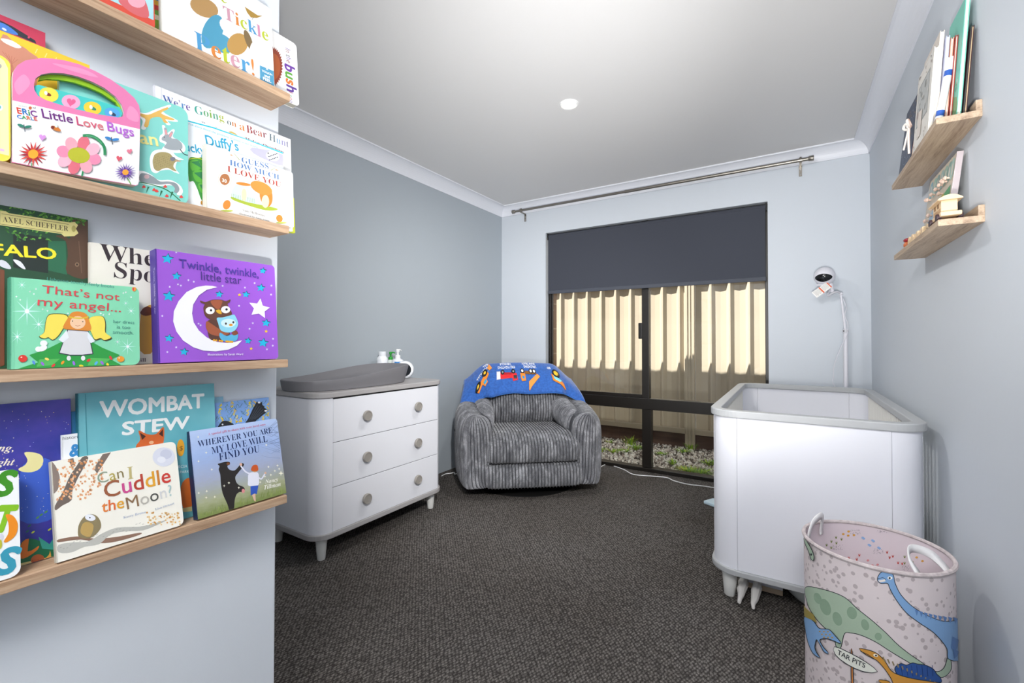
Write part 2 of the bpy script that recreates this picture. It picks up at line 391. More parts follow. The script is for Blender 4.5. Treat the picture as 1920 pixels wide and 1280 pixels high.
# fence of corrugated cream sheets
CF = mat('#b3a691', .45, key='fence'); PLN = noisy('#4a352c', '#5d4639', 18, .9, key='sleeper', stretch=(.15, 1, 1))
FY = 1.35
fe = thing('fence', 'cream corrugated steel fence beyond the window', 'fence', (0, FY, GZ))
def sheet(xa, xb, first):
    """pan, sloping flange, ridge (towards the house), flange ... repeated every 176 mm"""
    P = 0.1765; xs = [(xa, 0)]; x = first
    while x < xb:
        for dx, d in ((0, 0), (.028, -.034), (.042, -.034), (.072, 0), (.072+.050, .004)):
            if xa < x+dx < xb: xs.append((x+dx, d))
        x += P
    xs.append((xb, 0)); b = MB(); n = len(xs)
    zb, zt_ = .16, 1.80
    V = [(x_, d, z) for z in (zb, zt_) for x_, d in xs]+[(x_, d+.003, z) for z in (zb, zt_) for x_, d in xs]
    Fc = [(i, i+1, i+1+n, i+n) for i in range(n-1)]+[(2*n+i+1, 2*n+i, 3*n+i, 3*n+i+1) for i in range(n-1)]
    return b.add(V, Fc, CF).build('fence_panel', fe)
sheet(-1.2, 1.475, -1.2+.115); sheet(1.58, 3.9, 1.725-.025)
def fbox(n, a, c, m, bev=.002): b = MB(); b.box(a, c, m); return b.build(n, fe, bevel=bev)
for xa, xb in ((-1.2, 1.482), (1.572, 3.9)):
    fbox('bottom_rail', (xa, -.055, .145), (xb, .012, .198), CF); fbox('top_rail', (xa, -.034, 1.742), (xb, .012, 1.80), CF)
    fbox('plinth', (xa, -.03, -.03), (xb, .02, .165), PLN)
b = MB(); b.box((1.478, -.05, .0), (1.578, .02, 1.82), CF); b.box((1.495, -.062, -.05), (1.508, -.05, 1.82), CF); b.box((1.528, -.062, -.05), (1.538, -.05, 1.82), CF); b.box((1.556, -.066, -.05), (1.578, -.05, 1.82), CF); b.build('post', fe, bevel=.002)
from mathutils.geometry import tessellate_polygon
# ------------------------------------------------------------------ flat artwork that can be wrapped on a surface
def fill2d(pts, edge=None):
    tri = tessellate_polygon([[Vector((p[0], p[1], 0)) for p in pts]])
    if not edge: return [(p[0], p[1]) for p in pts], [tuple(f) for f in tri]
    bm = bmesh.new(); vs = [bm.verts.new((p[0], p[1], 0)) for p in pts]
    for f in tri:
        try: bm.faces.new([vs[k] for k in f])
        except ValueError: pass
    if edge:
        for _ in range(6):
            L = [e for e in bm.edges if e.calc_length() > edge]
            if not L: break
            bmesh.ops.subdivide_edges(bm, edges=L, cuts=1); bmesh.ops.triangulate(bm, faces=bm.faces[:])
    bm.verts.index_update(); V = [(v.co.x, v.co.y) for v in bm.verts]; Fc = [tuple(v.index for v in f.verts) for f in bm.faces]; bm.free(); return V, Fc
class Art:
    """draws on a surface: at(p, k) turns a drawing point and a layer number into a point of the surface"""
    def __init__(s, mb, at, to=None, edge=None): s.mb = mb; s.at = at; s.to = to or (lambda p: p); s.edge = edge; s.k = 1; s.fz = 0
    def ink(s, c): return mat(c, .45, 0, .4, 'ink') if isinstance(c, str) else c
    def raw(s, V, Fc, c, layer=None):
        if layer is None: s.k += 0 if s.fz else 1; layer = s.k
        s.mb.add([s.at(p, layer) for p in V], Fc, s.ink(c))
    def poly(s, pts, c, layer=None, smooth=0):
        if smooth:
            P = [Vector((p[0], p[1], 0)) for p in pts]; n = len(P); Q = []
            for i in range(n):
                a, b, c_, d = P[i-1], P[i], P[(i+1) % n], P[(i+2) % n]
                for k in range(smooth):
                    t = k/smooth; Q.append(.5*((2*b)+(c_-a)*t+(2*a-5*b+4*c_-d)*t*t+(3*b-a-3*c_+d)*t**3))
            pts = [(q.x, q.y) for q in Q]
        V, Fc = fill2d([s.to(p) for p in pts], s.edge); s.raw(V, Fc, c, layer)
    def ell(s, c, rx, ry, col, rot=0, n=20, layer=None):
        a = radians(rot); s.poly([(c[0]+rx*cos(t)*cos(a)-ry*sin(t)*sin(a), c[1]+rx*cos(t)*sin(a)+ry*sin(t)*cos(a)) for t in [2*pi*i/n for i in range(n)]], col, layer)
    def star(s, c, r, col, n=5, inner=.45, rot=0, sy=1, layer=None):
        s.poly([(c[0]+(r if i % 2 == 0 else r*inner)*sin(radians(rot)+pi*i/n), c[1]-sy*(r if i % 2 == 0 else r*inner)*cos(radians(rot)+pi*i/n)) for i in range(2*n)], col, layer)
    def line(s, pts, wd, col, layer=None, sm=0, taper=False):
        P = catmull([(p[0], p[1], 0) for p in pts], sm) if sm else [Vector((p[0], p[1], 0)) for p in pts]
        L, R_ = [], []
        for i, p in enumerate(P):
            t = P[min(i+1, len(P)-1)]-P[max(i-1, 0)]; t = t.normalized() if t.length else Vector((1, 0, 0)); w_ = wd/2*((1-i/(len(P)-1)*.9) if taper else 1)
            L.append((p.x-t.y*w_, p.y+t.x*w_)); R_.append((p.x+t.y*w_, p.y-t.x*w_))
        if layer is None: s.k += 0 if s.fz else 1; layer = s.k
        T = [s.to(p) for p in L]+[s.to(p) for p in R_]; n = len(P)
        s.mb.add([s.at(p, layer) for p in T], [(i, i+1, n+i+1, n+i) for i in range(n-1)], s.ink(col))
    def heart(s, c, r, col, rot=0):
        a = radians(rot); P = []
        for i in range(24):
            t = 2*pi*i/24; x = 16*sin(t)**3/17*r; y = -(13*cos(t)-5*cos(2*t)-2*cos(3*t)-cos(4*t))/17*r
            P.append((c[0]+x*cos(a)-y*sin(a), c[1]+x*sin(a)+y*cos(a)))
        s.poly(P, col)
    def text(s, body, p0, p1, col, tall=1.0, bold=0.0, rise=None):
        """lettering with its baseline from p0 to p1; tall stretches it upwards; rise: where the up direction points (drawing units, per baseline length)"""
        cols = list(col) if isinstance(col, (list, tuple)) else [col]
        V, Fc, MI, wd = glyphs(body, min(bold, 0), len(cols)); a = Vector(s.to(p0)); b_ = Vector(s.to(p1)); u = (b_-a)/wd
        v = Vector((-u.y, u.x))*tall
        if rise is not None: v = (Vector(s.to(rise))-a)
        s.k += 1
        if s.edge and bold == 0:
            for f, k in zip(Fc, MI):
                W_ = [a+u*V[i][0]+v*V[i][1] for i in f]
                bm = bmesh.new(); bm.faces.new([bm.verts.new((p.x, p.y, 0)) for p in W_])
                for _ in range(5):
                    L = [e for e in bm.edges if e.calc_length() > s.edge]
                    if not L: break
                    bmesh.ops.subdivide_edges(bm, edges=L, cuts=1); bmesh.ops.triangulate(bm, faces=bm.faces[:])
                bm.verts.index_update(); s.mb.add([s.at((q.co.x, q.co.y), s.k) for q in bm.verts], [tuple(q.index for q in g.verts) for g in bm.faces], s.ink(cols[k % len(cols)])); bm.free()
            return
        for q in range(9 if bold > 0 else 1):
            o_ = Vector((0, 0)) if q == 8 or bold <= 0 else (u*cos(q*pi/4)+v*sin(q*pi/4))*bold
            P = [a+o_+u*x+v*y for x, y in V]
            for j in range(len(cols)):
                fs = [f for f, k in zip(Fc, MI) if k % len(cols) == j]
                if fs: s.mb.add([s.at(p, s.k) for p in P], fs, s.ink(cols[j]))
            if bold > 0: s.k += 1

# ------------------------------------------------------------------ chest of drawers
WHT = mat('#e3e4ea', .42, 0, .4, 'lacquer'); GRY = mat('#a9a6a6', .45, 0, .4, 'greytrim'); LEGM = mat('#e0e0dc', .4, key='legwhite')
dr = thing('chest_of_drawers', 'white three-drawer chest with grey top and round knobs by the side wall', 'chest of drawers', (0, 0, 0))
DX0, DX1, DY0, DY1, DRR = .018, .508, -2.368, -1.452, .082
def dplan(e, r=DRR): return rrect(DX0, DY0-e, DX1+e, DY1+e, r+e, 10, (0, 1, 1, 0))
b = MB(); b.zprism(dplan(0), .138, .800, WHT, True); b.build('carcass', dr)
b = MB(); b.zprism(dplan(.010), .803, .830, GRY); b.build('worktop', dr, bevel=.004)
b = MB(); b.zprism(dplan(.009), .112, .139, GRY); b.build('plinth', dr, bevel=.004)
b = MB(); b.box((DX1-.02, -2.284, .795), (DX1+.0008, -1.516, .804), mat('#131313', .8, key='gap'))
for z_ in (.3590, .5800): b.box((DX1-.02, -2.2838, z_-.0022), (DX1+.0010, -1.5162, z_+.0022), mat('#77777c', .8, key='gap2'))
b.build('gap_shade', dr)  # dark strips added so the open gaps read as shaded
for k, (z0, z1) in enumerate(((.1400, .3575), (.3605, .5785), (.5815, .7950))):
    b = MB(); b.box((DX1-.03, -2.2835, z0), (DX1+.0035, -1.5165, z1), WHT); d = b.build('drawer', dr, bevel=.0015)
    for yy in (-2.088, -1.708):
        zc = (z0+z1)/2; b = MB()
        b.lathe([(.012, 0), (.012, .010), (.026, .012), (.0275, .016), (.0275, .024), (.0255, .027), (.0215, .027), (.0205, .0245), (.0001, .0245)], (DX1+.003, yy, zc), mat('#96918b', .5, key='knob'), 28, 'x')
        b.build('knob', d)
for lx, ly in ((.452, -2.305), (.448, -1.512), (.075, -2.305), (.075, -1.512)):
    b = MB(); b.lathe([(.0175, 0), (.0195, .004), (.024, .05), (.029, .118)], (lx, ly, 0), LEGM, 20); b.build('leg', dr)

# changing tray
tr = thing('changing_tray', 'grey moulded baby changing tray lying on the chest of drawers', 'changing tray', (.292, -2.012, .830))
TG = mat('#77767a', .5, 0, .35, 'tray'); b = MB()
TL, TWd = .385, .190
def tray_pt(u, ring):
    a = 2*pi*u; cx, sx = cos(a), sin(a); e = 2/2.7
    X = math.copysign(abs(sx)**e, sx); Y = math.copysign(abs(cx)**e, cx)
    s_ = (Y+1)/2; rim = .056+.054*smoothstep(.1, 1, s_)**1.1
    k, h = ring
    taper = 1-(.015+.06*s_)*(1-h) if h < 1 else 1
    return Vector((X*TWd*k*taper, Y*TL*k*(1-(.004+.075*max(Y, 0))*(1-min(h, 1))), rim*h if h >= 0 else .012))
rings = [(.0001, 0), (.94, 0), (.975, .06), (1, .55), (1, .9), (.992, .985), (.972, 1.0), (.95, .97), (.90, .72), (.80, .48), (.6, .36), (.3, .33), (.0001, .33)]
rr_ = [(.0001, 0), (.955, 0), (.98, .04), (.994, .5), (1.0, .92), (.992, .985), (.972, 1.0), (.95, .965), (.88, .62), (.76, .42), (.5, .33), (.25, .31), (.0001, .31)]
b.grid(lambda u, v: tray_pt(u, rr_[int(round(v*(len(rr_)-1)))]), 64, len(rr_), TG, True, cu=True); o = b.build('tray_shell', tr)

# bottles behind the tray
PLW = mat('#e9ecf1', .3, key='plastic white'); PGR = mat('#2c9a35', .35, key='pump green')
t = thing('powder_bottle', 'white squat bottle with wide white cap behind the changing tray', 'bottle', (.085, -1.597, .830))
b = MB(); b.lathe([(.034, 0), (.037, .004), (.037, .125), (.034, .138), (.026, .147), (.024, .150)], (0, 0, 0), PLW, 28); b.build('body', t)
b = MB(); b.lathe([(.024, .150), (.0245, .152), (.0245, .178), (.022, .181), (.0001, .181)], (0, 0, 0), PLW, 28); b.build('cap', t)
def pump(t, z, m, s=1, ang=0):
    b = MB(Matrix.Translation((0, 0, z)) @ Matrix.Rotation(ang, 4, 'Z'))
    b.lathe([(.0155*s, 0), (.0155*s, .018*s), (.011*s, .021*s), (.006*s, .022*s), (.006*s, .038*s)], (0, 0, 0), m, 18)
    b.lathe([(.006*s, .036*s), (.010*s, .040*s), (.011*s, .052*s), (.008*s, .056*s), (.0001, .056*s)], (0, 0, 0), m, 16)
    b.tube([(0, 0, .050*s), (.020*s, 0, .052*s), (.036*s, 0, .046*s)], [.005*s, .0045*s, .0035*s], m, 8); return b.build('pump', t)
t = thing('lotion_bottle', 'clear bottle with a green pump top behind the changing tray', 'bottle', (.052, -1.492, .830))
b = MB(); b.lathe([(.026, 0), (.028, .004), (.028, .10), (.020, .116), (.014, .121)], (0, 0, 0), mat('#dfe6e0', .2, key='bottle clear'), 24); b.build('body', t); pump(t, .121, PGR, 1.0, radians(15))
t = thing('wash_bottle', 'white pump bottle with blue label standing by the tray end', 'bottle', (.137, -1.506, .830))
b = MB(); b.lathe([(.038, 0), (.041, .004), (.041, .105), (.037, .120), (.022, .130), (.018, .132)], (0, 0, 0), PLW, 28); b.build('body', t); pump(t, .132, mat('#eeeeee', .3, key='pw'), 1.15, radians(100))
b = MB(); b.grid(lambda u, v: (.0416*cos(-1.3+u*1.5), .0416*sin(-1.3+u*1.5), .085+.026*v), 14, 2, mat('#2f7fc4', .4, key='lab')); b.build('label', t)
t = thing('sound_machine', 'round white device with a dark face beside the changing tray', 'night light', (.232, -1.530, .830), rz=radians(38))
b = MB()
prof = [(.0001, .026), (.046, .026), (.056, .018), (.060, 0), (.056, -.018), (.045, -.026), (.0001, -.026)]
b.lathe([(r, -h) for r, h in prof], (0, 0, .060), PLW, 36, 'y'); b.build('casing', t)
b = MB(); b.lathe([(.0001, -.0275), (.043, -.0275), (.044, -.025)], (0, 0, .060), mat('#22252a', .2, key='face'), 32, 'y'); b.build('face', t)

# ------------------------------------------------------------------ swivel armchair
CH = thing('swivel_armchair', 'grey corduroy swivel recliner armchair in the corner by the window', 'armchair', (.640, -.655, 0), rz=radians(40))
def corduroy():
    m = mat('#6d6e72', .9, 0, .15, 'cord'); t = NT(m)
    n = t.n('TexNoise', {'Vector': t.coords((1, 1, .35)), 'Scale': 17, 'Detail': 6, 'Roughness': .75, 'Distortion': .8})
    f = t.n('TexNoise', {'Vector': t.coords(), 'Scale': 260, 'Detail': 3})
    r = t.ramp(n, 0, [(.34, '#53545a'), (.50, '#7b7c81'), (.64, '#a9aaaf')])
    r2 = t.ramp(f, 0, [(.3, '#c8c8c8'), (.7, '#ffffff')])
    x = t.n('Mix', {0: 1.0, 6: r, 7: r2}, data_type='RGBA', blend_type='MULTIPLY'); t.to(x, 2, 'Base Color'); t.bump(f, 0, .35, .003)
    m.node_tree.nodes['Principled BSDF'].inputs['Sheen Weight'].default_value = .25
    return m
CO = corduroy(); RP = .0220; GROOVE_SHADE = mat('#3e3f43', .95, 0, .1, 'groove shade')  # darker colour for the grooves: painted shade between the cords
def rib(s, a=.0115):
    t = abs((s/RP) % 1*2-1); return a*(sqrt(max(0, 1-(t*.985)**2))-.72)
# outer barrel with the arms: a horseshoe sweep
path = []
for i in range(161):
    t = -1+2*i/160; A = t*radians(149)            # 0 = rear
    R0 = .425
    x = R0*sin(A)*1.0; y = R0*cos(A)
    if abs(A) > radians(90): 
        k = (abs(A)-radians(90)); x = math.copysign(R0-.045*k*k, A); y = -R0*k*.98
    path.append(Vector((x, y, 0)))
S_ = [0]
for i in range(1, len(path)): S_.append(S_[-1]+(path[i]-path[i-1]).length)
LT = S_[-1]
def path_at(s):
    s = max(0, min(LT, s)); i = 1
    lo, hi = 0, len(S_)-1
    while hi-lo > 1:
        mid = (lo+hi)//2
        if S_[mid] <= s: lo = mid
        else: hi = mid
    f = (s-S_[lo])/max(S_[hi]-S_[lo], 1e-9); p = path[lo].lerp(path[hi], f); t = (path[hi]-path[lo]).normalized()
    return p, Vector((-t.y, t.x, 0))               # outward normal is on the left of the path direction
NB = round(LT/RP); q_END = .80
PRF = [(.05, .085), (.085, .078), (.100, .10), (.108, .16), (.112, .26), (.114, .38), (.112, .47), (.104, .53), (.085, .575), (.055, .600), (.02, .607), (-.02, .602), (-.055, .585), (-.083, .555), (-.098, .51), (-.104, .44), (-.106, .30), (-.106, .16), (-.106, .09)]
PRF = [(q.x, q.y) for q in catmull([(a, c, 0) for a, c in PRF], 2)]
def barrel(u, v):
    s = u*LT; p, nrm = path_at(s); d, z = PRF[int(round(v*(len(PRF)-1)))]
    e = min(s, LT-s); q = 1 if e > .06 else q_END+(1-q_END)*sqrt(max(0, 1-((.06-e)/.06)**2))
    back = smoothstep(.25, .5, min(s, LT-s)/LT*1.0)
    zz = .07+(z-.07)*(1-.055*(1-smoothstep(.02, .30, e/LT*1.6)))*(1+.05*back) if z > .2 else z
    r = rib(u*NB*RP)
    # roundness of the tub: the middle bulges
    return p+Vector((0, 0, zz))+nrm*(path_sign*(d*q+r))
p_, n__ = path_at(LT/2); path_sign = 1 if n__.y > 0 else -1
NB = round(LT/RP); b = MB(); b.grid(barrel, NB*10+1, len(PRF), CO, m2=GROOVE_SHADE)
for u_ in (0, 1):          # closed front ends of the arms, ribbed like the rest
    e0 = path_at(0 if u_ == 0 else LT)[0]; e1 = path_at(.02 if u_ == 0 else LT-.02)[0]; ov_ = (e0-e1).normalized(); K = [barrel(u_, k/(len(PRF)-1)) for k in range(len(PRF))]; tp = len(PRF)//2+2
    def pick(L, f): x = f*(len(L)-1); i = min(int(x), len(L)-2); return L[i].lerp(L[i+1], x-i)
    def cap(u, v): a, c = pick(K[:tp], v), pick(K[tp-1:][::-1], v); return a.lerp(c, u)+ov_*(.040*sqrt(max(0, 1-(2*u-1)**2))*sqrt(max(0, 1-max(0, (v-.55)/.45)**2))+rib(u*8*RP, .007)*min(1, (1-v)*6)*min(1, u*12, (1-u)*12))
    b.grid(cap, 81, 22, CO, m2=GROOVE_SHADE)
b.build('body', CH)
def sweep(name, prof, x0, x1, fn=None, a=.0115):
    """ribs run along the profile; the profile is repeated across x"""
    prof = catmull([(0, y, z) for y, z in prof], 5); nr_ = round((x1-x0)/RP); n = nr_*10+1; b = MB()
    def f(u, v):
        x = x0+(x1-x0)*u; i = int(round(v*(len(prof)-1))); p = prof[i]; q = prof[min(i+1, len(prof)-1)]-prof[max(i-1, 0)]
        nr = Vector((0, -q.z, q.y)).normalized(); e = abs(2*u-1); r = rib(u*nr_*RP, a)
        P = Vector((x, p.y, p.z))+nr*r
        return fn(P, e, v) if fn else P
    b.grid(f, n, len(prof), CO, m2=GROOVE_SHADE); return b.build(name, CH)
def puff(cy, cz, amt):
    def g(P, e, v):
        k = sqrt(max(0, 1-max(0, (e-.80)/.2)**2)); k = .86+.14*k
        return Vector((P.x, cy+(P.y-cy)*k, cz+(P.z-cz)*(k-.035*e*e)))
    return g
sweep('seat_cushion', [(.20, .36), (.18, .415), (-.05, .432), (-.30, .440), (-.42, .425), (-.487, .375), (-.500, .310), (-.488, .262), (-.450, .243), (-.40, .245)], -.326, .326, puff(-.20, .31, 1))
sweep('footrest_panel', [(-.40, .246), (-.455, .240), (-.487, .215), (-.500, .160), (-.496, .105), (-.470, .078), (-.40, .072)], -.335, .335, puff(-.35, .16, 1))
sweep('back_cushion', [(.16, .39), (.08, .44), (.045, .53), (.075, .64), (.13, .745), (.165, .83), (.215, .868), (.28, .865), (.335, .82), (.36, .70), (.38, .56), (.38, .40)], -.325, .325, puff(.24, .60, 1))
def armpad(sg):
    P = catmull([(sg*.345, -.30, .47), (sg*.335, -.25, .485), (sg*.325, -.12, .505), (sg*.32, .03, .525), (sg*.33, .16, .55)], 8); RR = [.075, .088, .095, .098, .10]
    b = MB(); na = 21; n = na*10+1
    def f(u, v):
        k = u*(len(P)-1); i = min(int(k), len(P)-2); c = P[i].lerp(P[i+1], k-i); r = RR[min(int(u*4), 3)]*(1-(u*4-min(int(u*4), 3)))+RR[min(int(u*4), 3)+1]*(u*4-min(int(u*4), 3))
        if u < .06: r *= sqrt(max(.02, 1-((.06-u)/.06)**2))
        r += rib(u*na*RP, .0105); a = 2*pi*v
        return c+Vector((r*.86*cos(a), 0, r*1.05*sin(a)))
    b.grid(f, n, 26, CO, cv=True, m2=GROOVE_SHADE); b.build('arm_pad', CH)
armpad(-1); armpad(1)
b = MB(); b.lathe([(.0001, .02), (.30, .02), (.39, .012), (.405, .004), (.405, 0), (.0001, 0)], (0, -.02, 0), mat('#141414', .4, key='base'), 48); b.lathe([(.10, .02), (.10, .10)], (0, 0, 0), mat('#141414', .4, key='base'), 24); b.build('swivel_base', CH)
b = MB(Matrix.Translation((-.515, -.13, .42)) @ Matrix.Rotation(radians(8), 4, 'Z')); b.lathe([(.0001, -.03), (.018, -.022), (.022, 0)], (0, 0, 0), mat('#191a1c', .45, key='lever'), 20, 'x'); b.build('lever', CH)

# blanket over the back of the chair
BLK = noisy('#17509f', '#2865bb', 60, .75, .4, .004, 'blanket'); BLK.node_tree.nodes['Principled BSDF'].inputs['Sheen Weight'].default_value = .35
bk = thing('blanket', 'blue fleece blanket printed with trucks draped over the armchair back', 'blanket', CH.location, rz=radians(40))
def blank(u, v):
    """u: -1 .. 1 across, v: 0 rear hem .. .38 ridge .. 1 front hem"""
    x = u*.455*(1+.10*smoothstep(.4, 1, v)); au = abs(u)
    ridge = .893-.030*au**2-.115*smoothstep(.60, 1.05, au)
    if v < .38:
        t = (.38-v)/.38; y = .26+.125*sin(min(t, .5)*pi)+.0; z = ridge-.24*t*t-.02*t
        y = .265+.12*(1-(1-t)**2)
    else:
        t = min(1, (v-.38)/.62); drop = .228-.01*u+.02*smoothstep(.55, .85, -u)-.05*smoothstep(.6, 1, u)+.050*math.exp(-((u+.80)/.11)**2)
        y = .265-.225*(1-(1-t)**1.35)-.03*t*au; z = ridge-drop*t**1.35
    z += .006*sin(9*u+3*v)*smoothstep(.35, 1, v); fold = smoothstep(.45, 1, v)
    y -= fold*(.011*sin(13*u+1.2)+.036*math.exp(-((u+.50)/.07)**2)+.030*math.exp(-((u-.62)/.06)**2)+.018*math.exp(-((u+.22)/.05)**2))
    y -= .012*smoothstep(.7, 1, au)*fold
    x += .0
    return Vector((x, y, z))
def blank_n(u, v, d):
    e = .004; a = blank(u+e, v)-blank(u-e, v); c = blank(u, v+e)-blank(u, v-e); n = a.cross(c)
    n = n.normalized() if n.length else Vector((0, -1, 0))
    if n.z-n.y < 0: n = -n
    return blank(u, v)+n*d
b = MB(); NU, NV = 90, 46
b.grid(lambda s, t: blank(-1+2*s, t), NU, NV, BLK)
b.tube([blank(-1+2*i/80, 1) for i in range(81)], .0045, mat('#3f83dd', .8, key='hem'), 6); b.tube([blank(-1, i/40) for i in range(41)], .0045, mat('#3f83dd', .8, key='hem'), 6); b.tube([blank(1, i/40) for i in range(41)], .0045, mat('#3f83dd', .8, key='hem'), 6)
# printed trucks and words: drawing units are (u, v); the print hangs upside down
A_ = Art(b, lambda p, k: blank_n(p[0], p[1], .0038+.00016*k), edge=.022)
def on_uv(cu, cv, su, sv, rot=0):
    a = radians(rot); return lambda p: (cu+(p[0]*cos(a)-p[1]*sin(a))*su, cv+(p[0]*sin(a)+p[1]*cos(a))*sv)
RED, ORG, DRK, YEL, WH = '#d8262e', '#f08a2e', '#1a1c20', '#f2c230', '#f4f4f4'
A_.to = on_uv(-.235, .695, .0135, .0205)          # fire engine, wheels up
A_.poly([(-12, -3), (12, -1), (13, 5), (7, 6), (6, 3), (-7, 3), (-12, 2)], RED); A_.poly([(-14, -4), (-9, -4), (-9, 3), (-14, 3)], '#e9e6ee'); A_.poly([(8, 1), (12, 1), (12, 4), (8, 4)], '#31343c')
for wx in (-6, 8): A_.ell((wx, -3), 2.6, 2.4, DRK); A_.ell((wx, -3), 1.2, 1.1, '#9a9a9a')
A_.poly([(-4, -2.6), (5, -2), (5, .2), (-4, -.3)], '#b01c24')
A_.to = on_uv(.165, .695, .0135, .0205)           # tipper truck
A_.poly([(-13, -1), (-7, -1), (-7, 5.5), (-12, 6), (-13, 3)], ORG); A_.poly([(-11, 1.6), (-8.4, 1.6), (-8.4, 4), (-11, 4)], '#2f8fd0'); A_.poly([(-7, -3), (8, -3), (8, -.6), (-7, -.4)], '#8a5a26')
A_.poly([(9, -1), (12, 1.5), (-1, 10), (-4, 13), (-4.5, 12), (-3.6, 6)], '#f49a45'); A_.line([(-7, 0), (-3.4, 7)], .8, ORG)
for wx in (-10, 1, 5.5): A_.ell((wx, -3.2), 2.5, 2.4, DRK); A_.ell((wx, -3.2), 1.5, 1.4, WH)
A_.to = on_uv(-.625, .73, .0120, .020, -48)      # loader
A_.poly([(-10, -2), (7, -2), (7, 2), (2, 3), (2, 6), (-3, 6), (-4, 2), (-10, 2)], ORG); A_.poly([(-2.4, 2), (1.4, 2), (1.4, 5), (-2.4, 5)], '#34a4d8'); A_.poly([(9, -4), (15, -6), (14, 1), (10, 0)], '#f49a45'); A_.line([(6, 0), (10, -2)], .9, '#8fb6dc')
for wx in (-7, 4): A_.ell((wx, -3.2), 3.6, 3.4, DRK); A_.ell((wx, -3.2), 1.6, 1.5, YEL)
A_.to = on_uv(.605, .72, .0115, .019, 28)         # roller
A_.poly([(-7, 1), (9, 3), (12, 7), (4, 6), (-4, 7)], ORG); A_.poly([(-4, 1), (6, 2), (4, 4.5), (-2, 4.5)], '#7fd4e0')
A_.ell((-1, -2.4), 4.6, 4.4, DRK); A_.ell((-1, -2.4), 2.7, 2.6, YEL)
A_.to = lambda p: p
def ttxt(s, u0, u1, v, vh): A_.text(s, (u1, v), (u0, v), WH, rise=(u1, v+vh))
ttxt('FIRE FIGHTING', -.40, -.085, .500, .085); ttxt('VEHICLE', -.355, -.15, .415, .080)
ttxt('UNLOADING', .075, .30, .495, .085); ttxt('DUMP TRUCK', .05, .29, .410, .080); ttxt('ED', .50, .56, .52, .07)
A_.text('INDUSTRIAL', (-.555, .46), (-.76, .63), WH, rise=(-.53, .525)); A_.text('BULL', (-.585, .40), (-.665, .46), WH, rise=(-.56, .46))
bo = b.build('fleece', bk, weld=False)
sl = bo.modifiers.new('solid', 'SOLIDIFY'); sl.thickness = .006; sl.offset = -1
b = MB(); p0_ = blank(-.93, 1); b.box((p0_.x-.012, p0_.y-.004, p0_.z-.035), (p0_.x+.012, p0_.y-.001, p0_.z+.004), mat('#efefef', .6, key='care')); b.build('care_tag', bk)

# white cable along the skirting
CW = mat('#eeeeee', .4, key='cable'); pts = [(828, 892), (836, 888), (845, 887), (852, 885.5), (859, 887)]
P = [on('z', .004, *p) for p in pts]+[Vector((.16, -.40, .004)), Vector((.45, -.10, .004)), Vector((.85, -.11, .004))]+[on('z', .004, *p) for p in [(1113, 880), (1134, 871), (1146, 872), (1170, 880), (1188, 889), (1225, 892.5), (1250, 895), (1264, 901), (1290, 907.5), (1315, 910.5), (1336, 913.5)]]+[Vector((2.3, -.12, .004)), Vector((2.62, -.08, .004))]
b = MB(); b.tube(catmull(P, 6), .0036, CW, 6); tag(b.build('power_cable'), 'white power cable trailing over the carpet under the window', 'cable')

# ------------------------------------------------------------------ cot
cot = thing('cot', 'white cot with rounded corners and grey top rail by the wall', 'cot', (0, 0, 0))
KX0, KX1, KY0, KY1, KR = 2.146, 2.834, -1.632, -.262, .098
CT = mat('#e4e5ec', .4, 0, .4, 'cot'); KG = mat('#aeb0b2', .45, 0, .4, 'cot rail')
def ring(e, i, z0, z1, m, name, bev):
    A = rrect(KX0-e, KY0-e, KX1+e, KY1+e, KR+e, 12); B_ = rrect(KX0+i, KY0+i, KX1-i, KY1-i, max(KR-i, .02), 12); n = len(A); b = MB()
    V = [(p[0], p[1], z) for z in (z0, z1) for p in A]+[(p[0], p[1], z) for z in (z0, z1) for p in B_]
    Fc = []
    for k in range(n):
        l = (k+1) % n
        Fc += [(k, l, n+l, n+k), (2*n+l, 2*n+k, 3*n+k, 3*n+l), (n+k, n+l, 3*n+l, 3*n+k), (l, k, 2*n+k, 2*n+l)]
    return b.add(V, Fc, m).build(name, cot, bevel=bev)
ring(.012, .030, .770, .800, KG, 'top_rail', .004); ring(.010, .012, .122, .146, KG, 'bottom_rail', .004)
def quarter(cx, cy, a0, name):
    b = MB(); n = 12
    o_ = [(cx+KR*cos(a0+pi/2*i/n), cy+KR*sin(a0+pi/2*i/n)) for i in range(n+1)]; i_ = [(cx+(KR-.016)*cos(a0+pi/2*i/n), cy+(KR-.016)*sin(a0+pi/2*i/n)) for i in range(n, -1, -1)]
    b.zprism(o_+i_, .146, .770, CT, True); b.build(name, cot)
for cx, cy, a0 in ((KX0+KR, KY0+KR, pi), (KX1-KR, KY0+KR, 1.5*pi), (KX1-KR, KY1-KR, 0), (KX0+KR, KY1-KR, .5*pi)): quarter(cx, cy, a0, 'corner_post')
for ya_, yb_ in ((KY0, KY0+.016), (KY1-.016, KY1)):
    b = MB(); b.box((KX0+KR+.0006, ya_, .146), (KX1-KR-.0006, yb_, .770), CT); b.build('end_panel', cot, bevel=.0012)
for xx in (KX0+.008, KX1-.008):
    b = MB(); n = 26; L0, L1 = KY0+KR+.01, KY1-KR-.01
    for k in range(n):
        y = L0+(L1-L0)*k/(n-1); b.tube([(xx, y, .15), (xx, y, .768)], .0095, mat('#e2e0da', .45, key='slat'), 10)
    for y in (L0-.012, L1+.012): b.box((xx-.008, y-.012, .146), (xx+.008, y+.012, .770), CT)
    b.build('slatted_side', cot)
b = MB(); b.zprism(rrect(KX0+.02, KY0+.02, KX1-.02, KY1-.02, .08, 8), .30, .32, CT); b.build('mattress_base', cot)
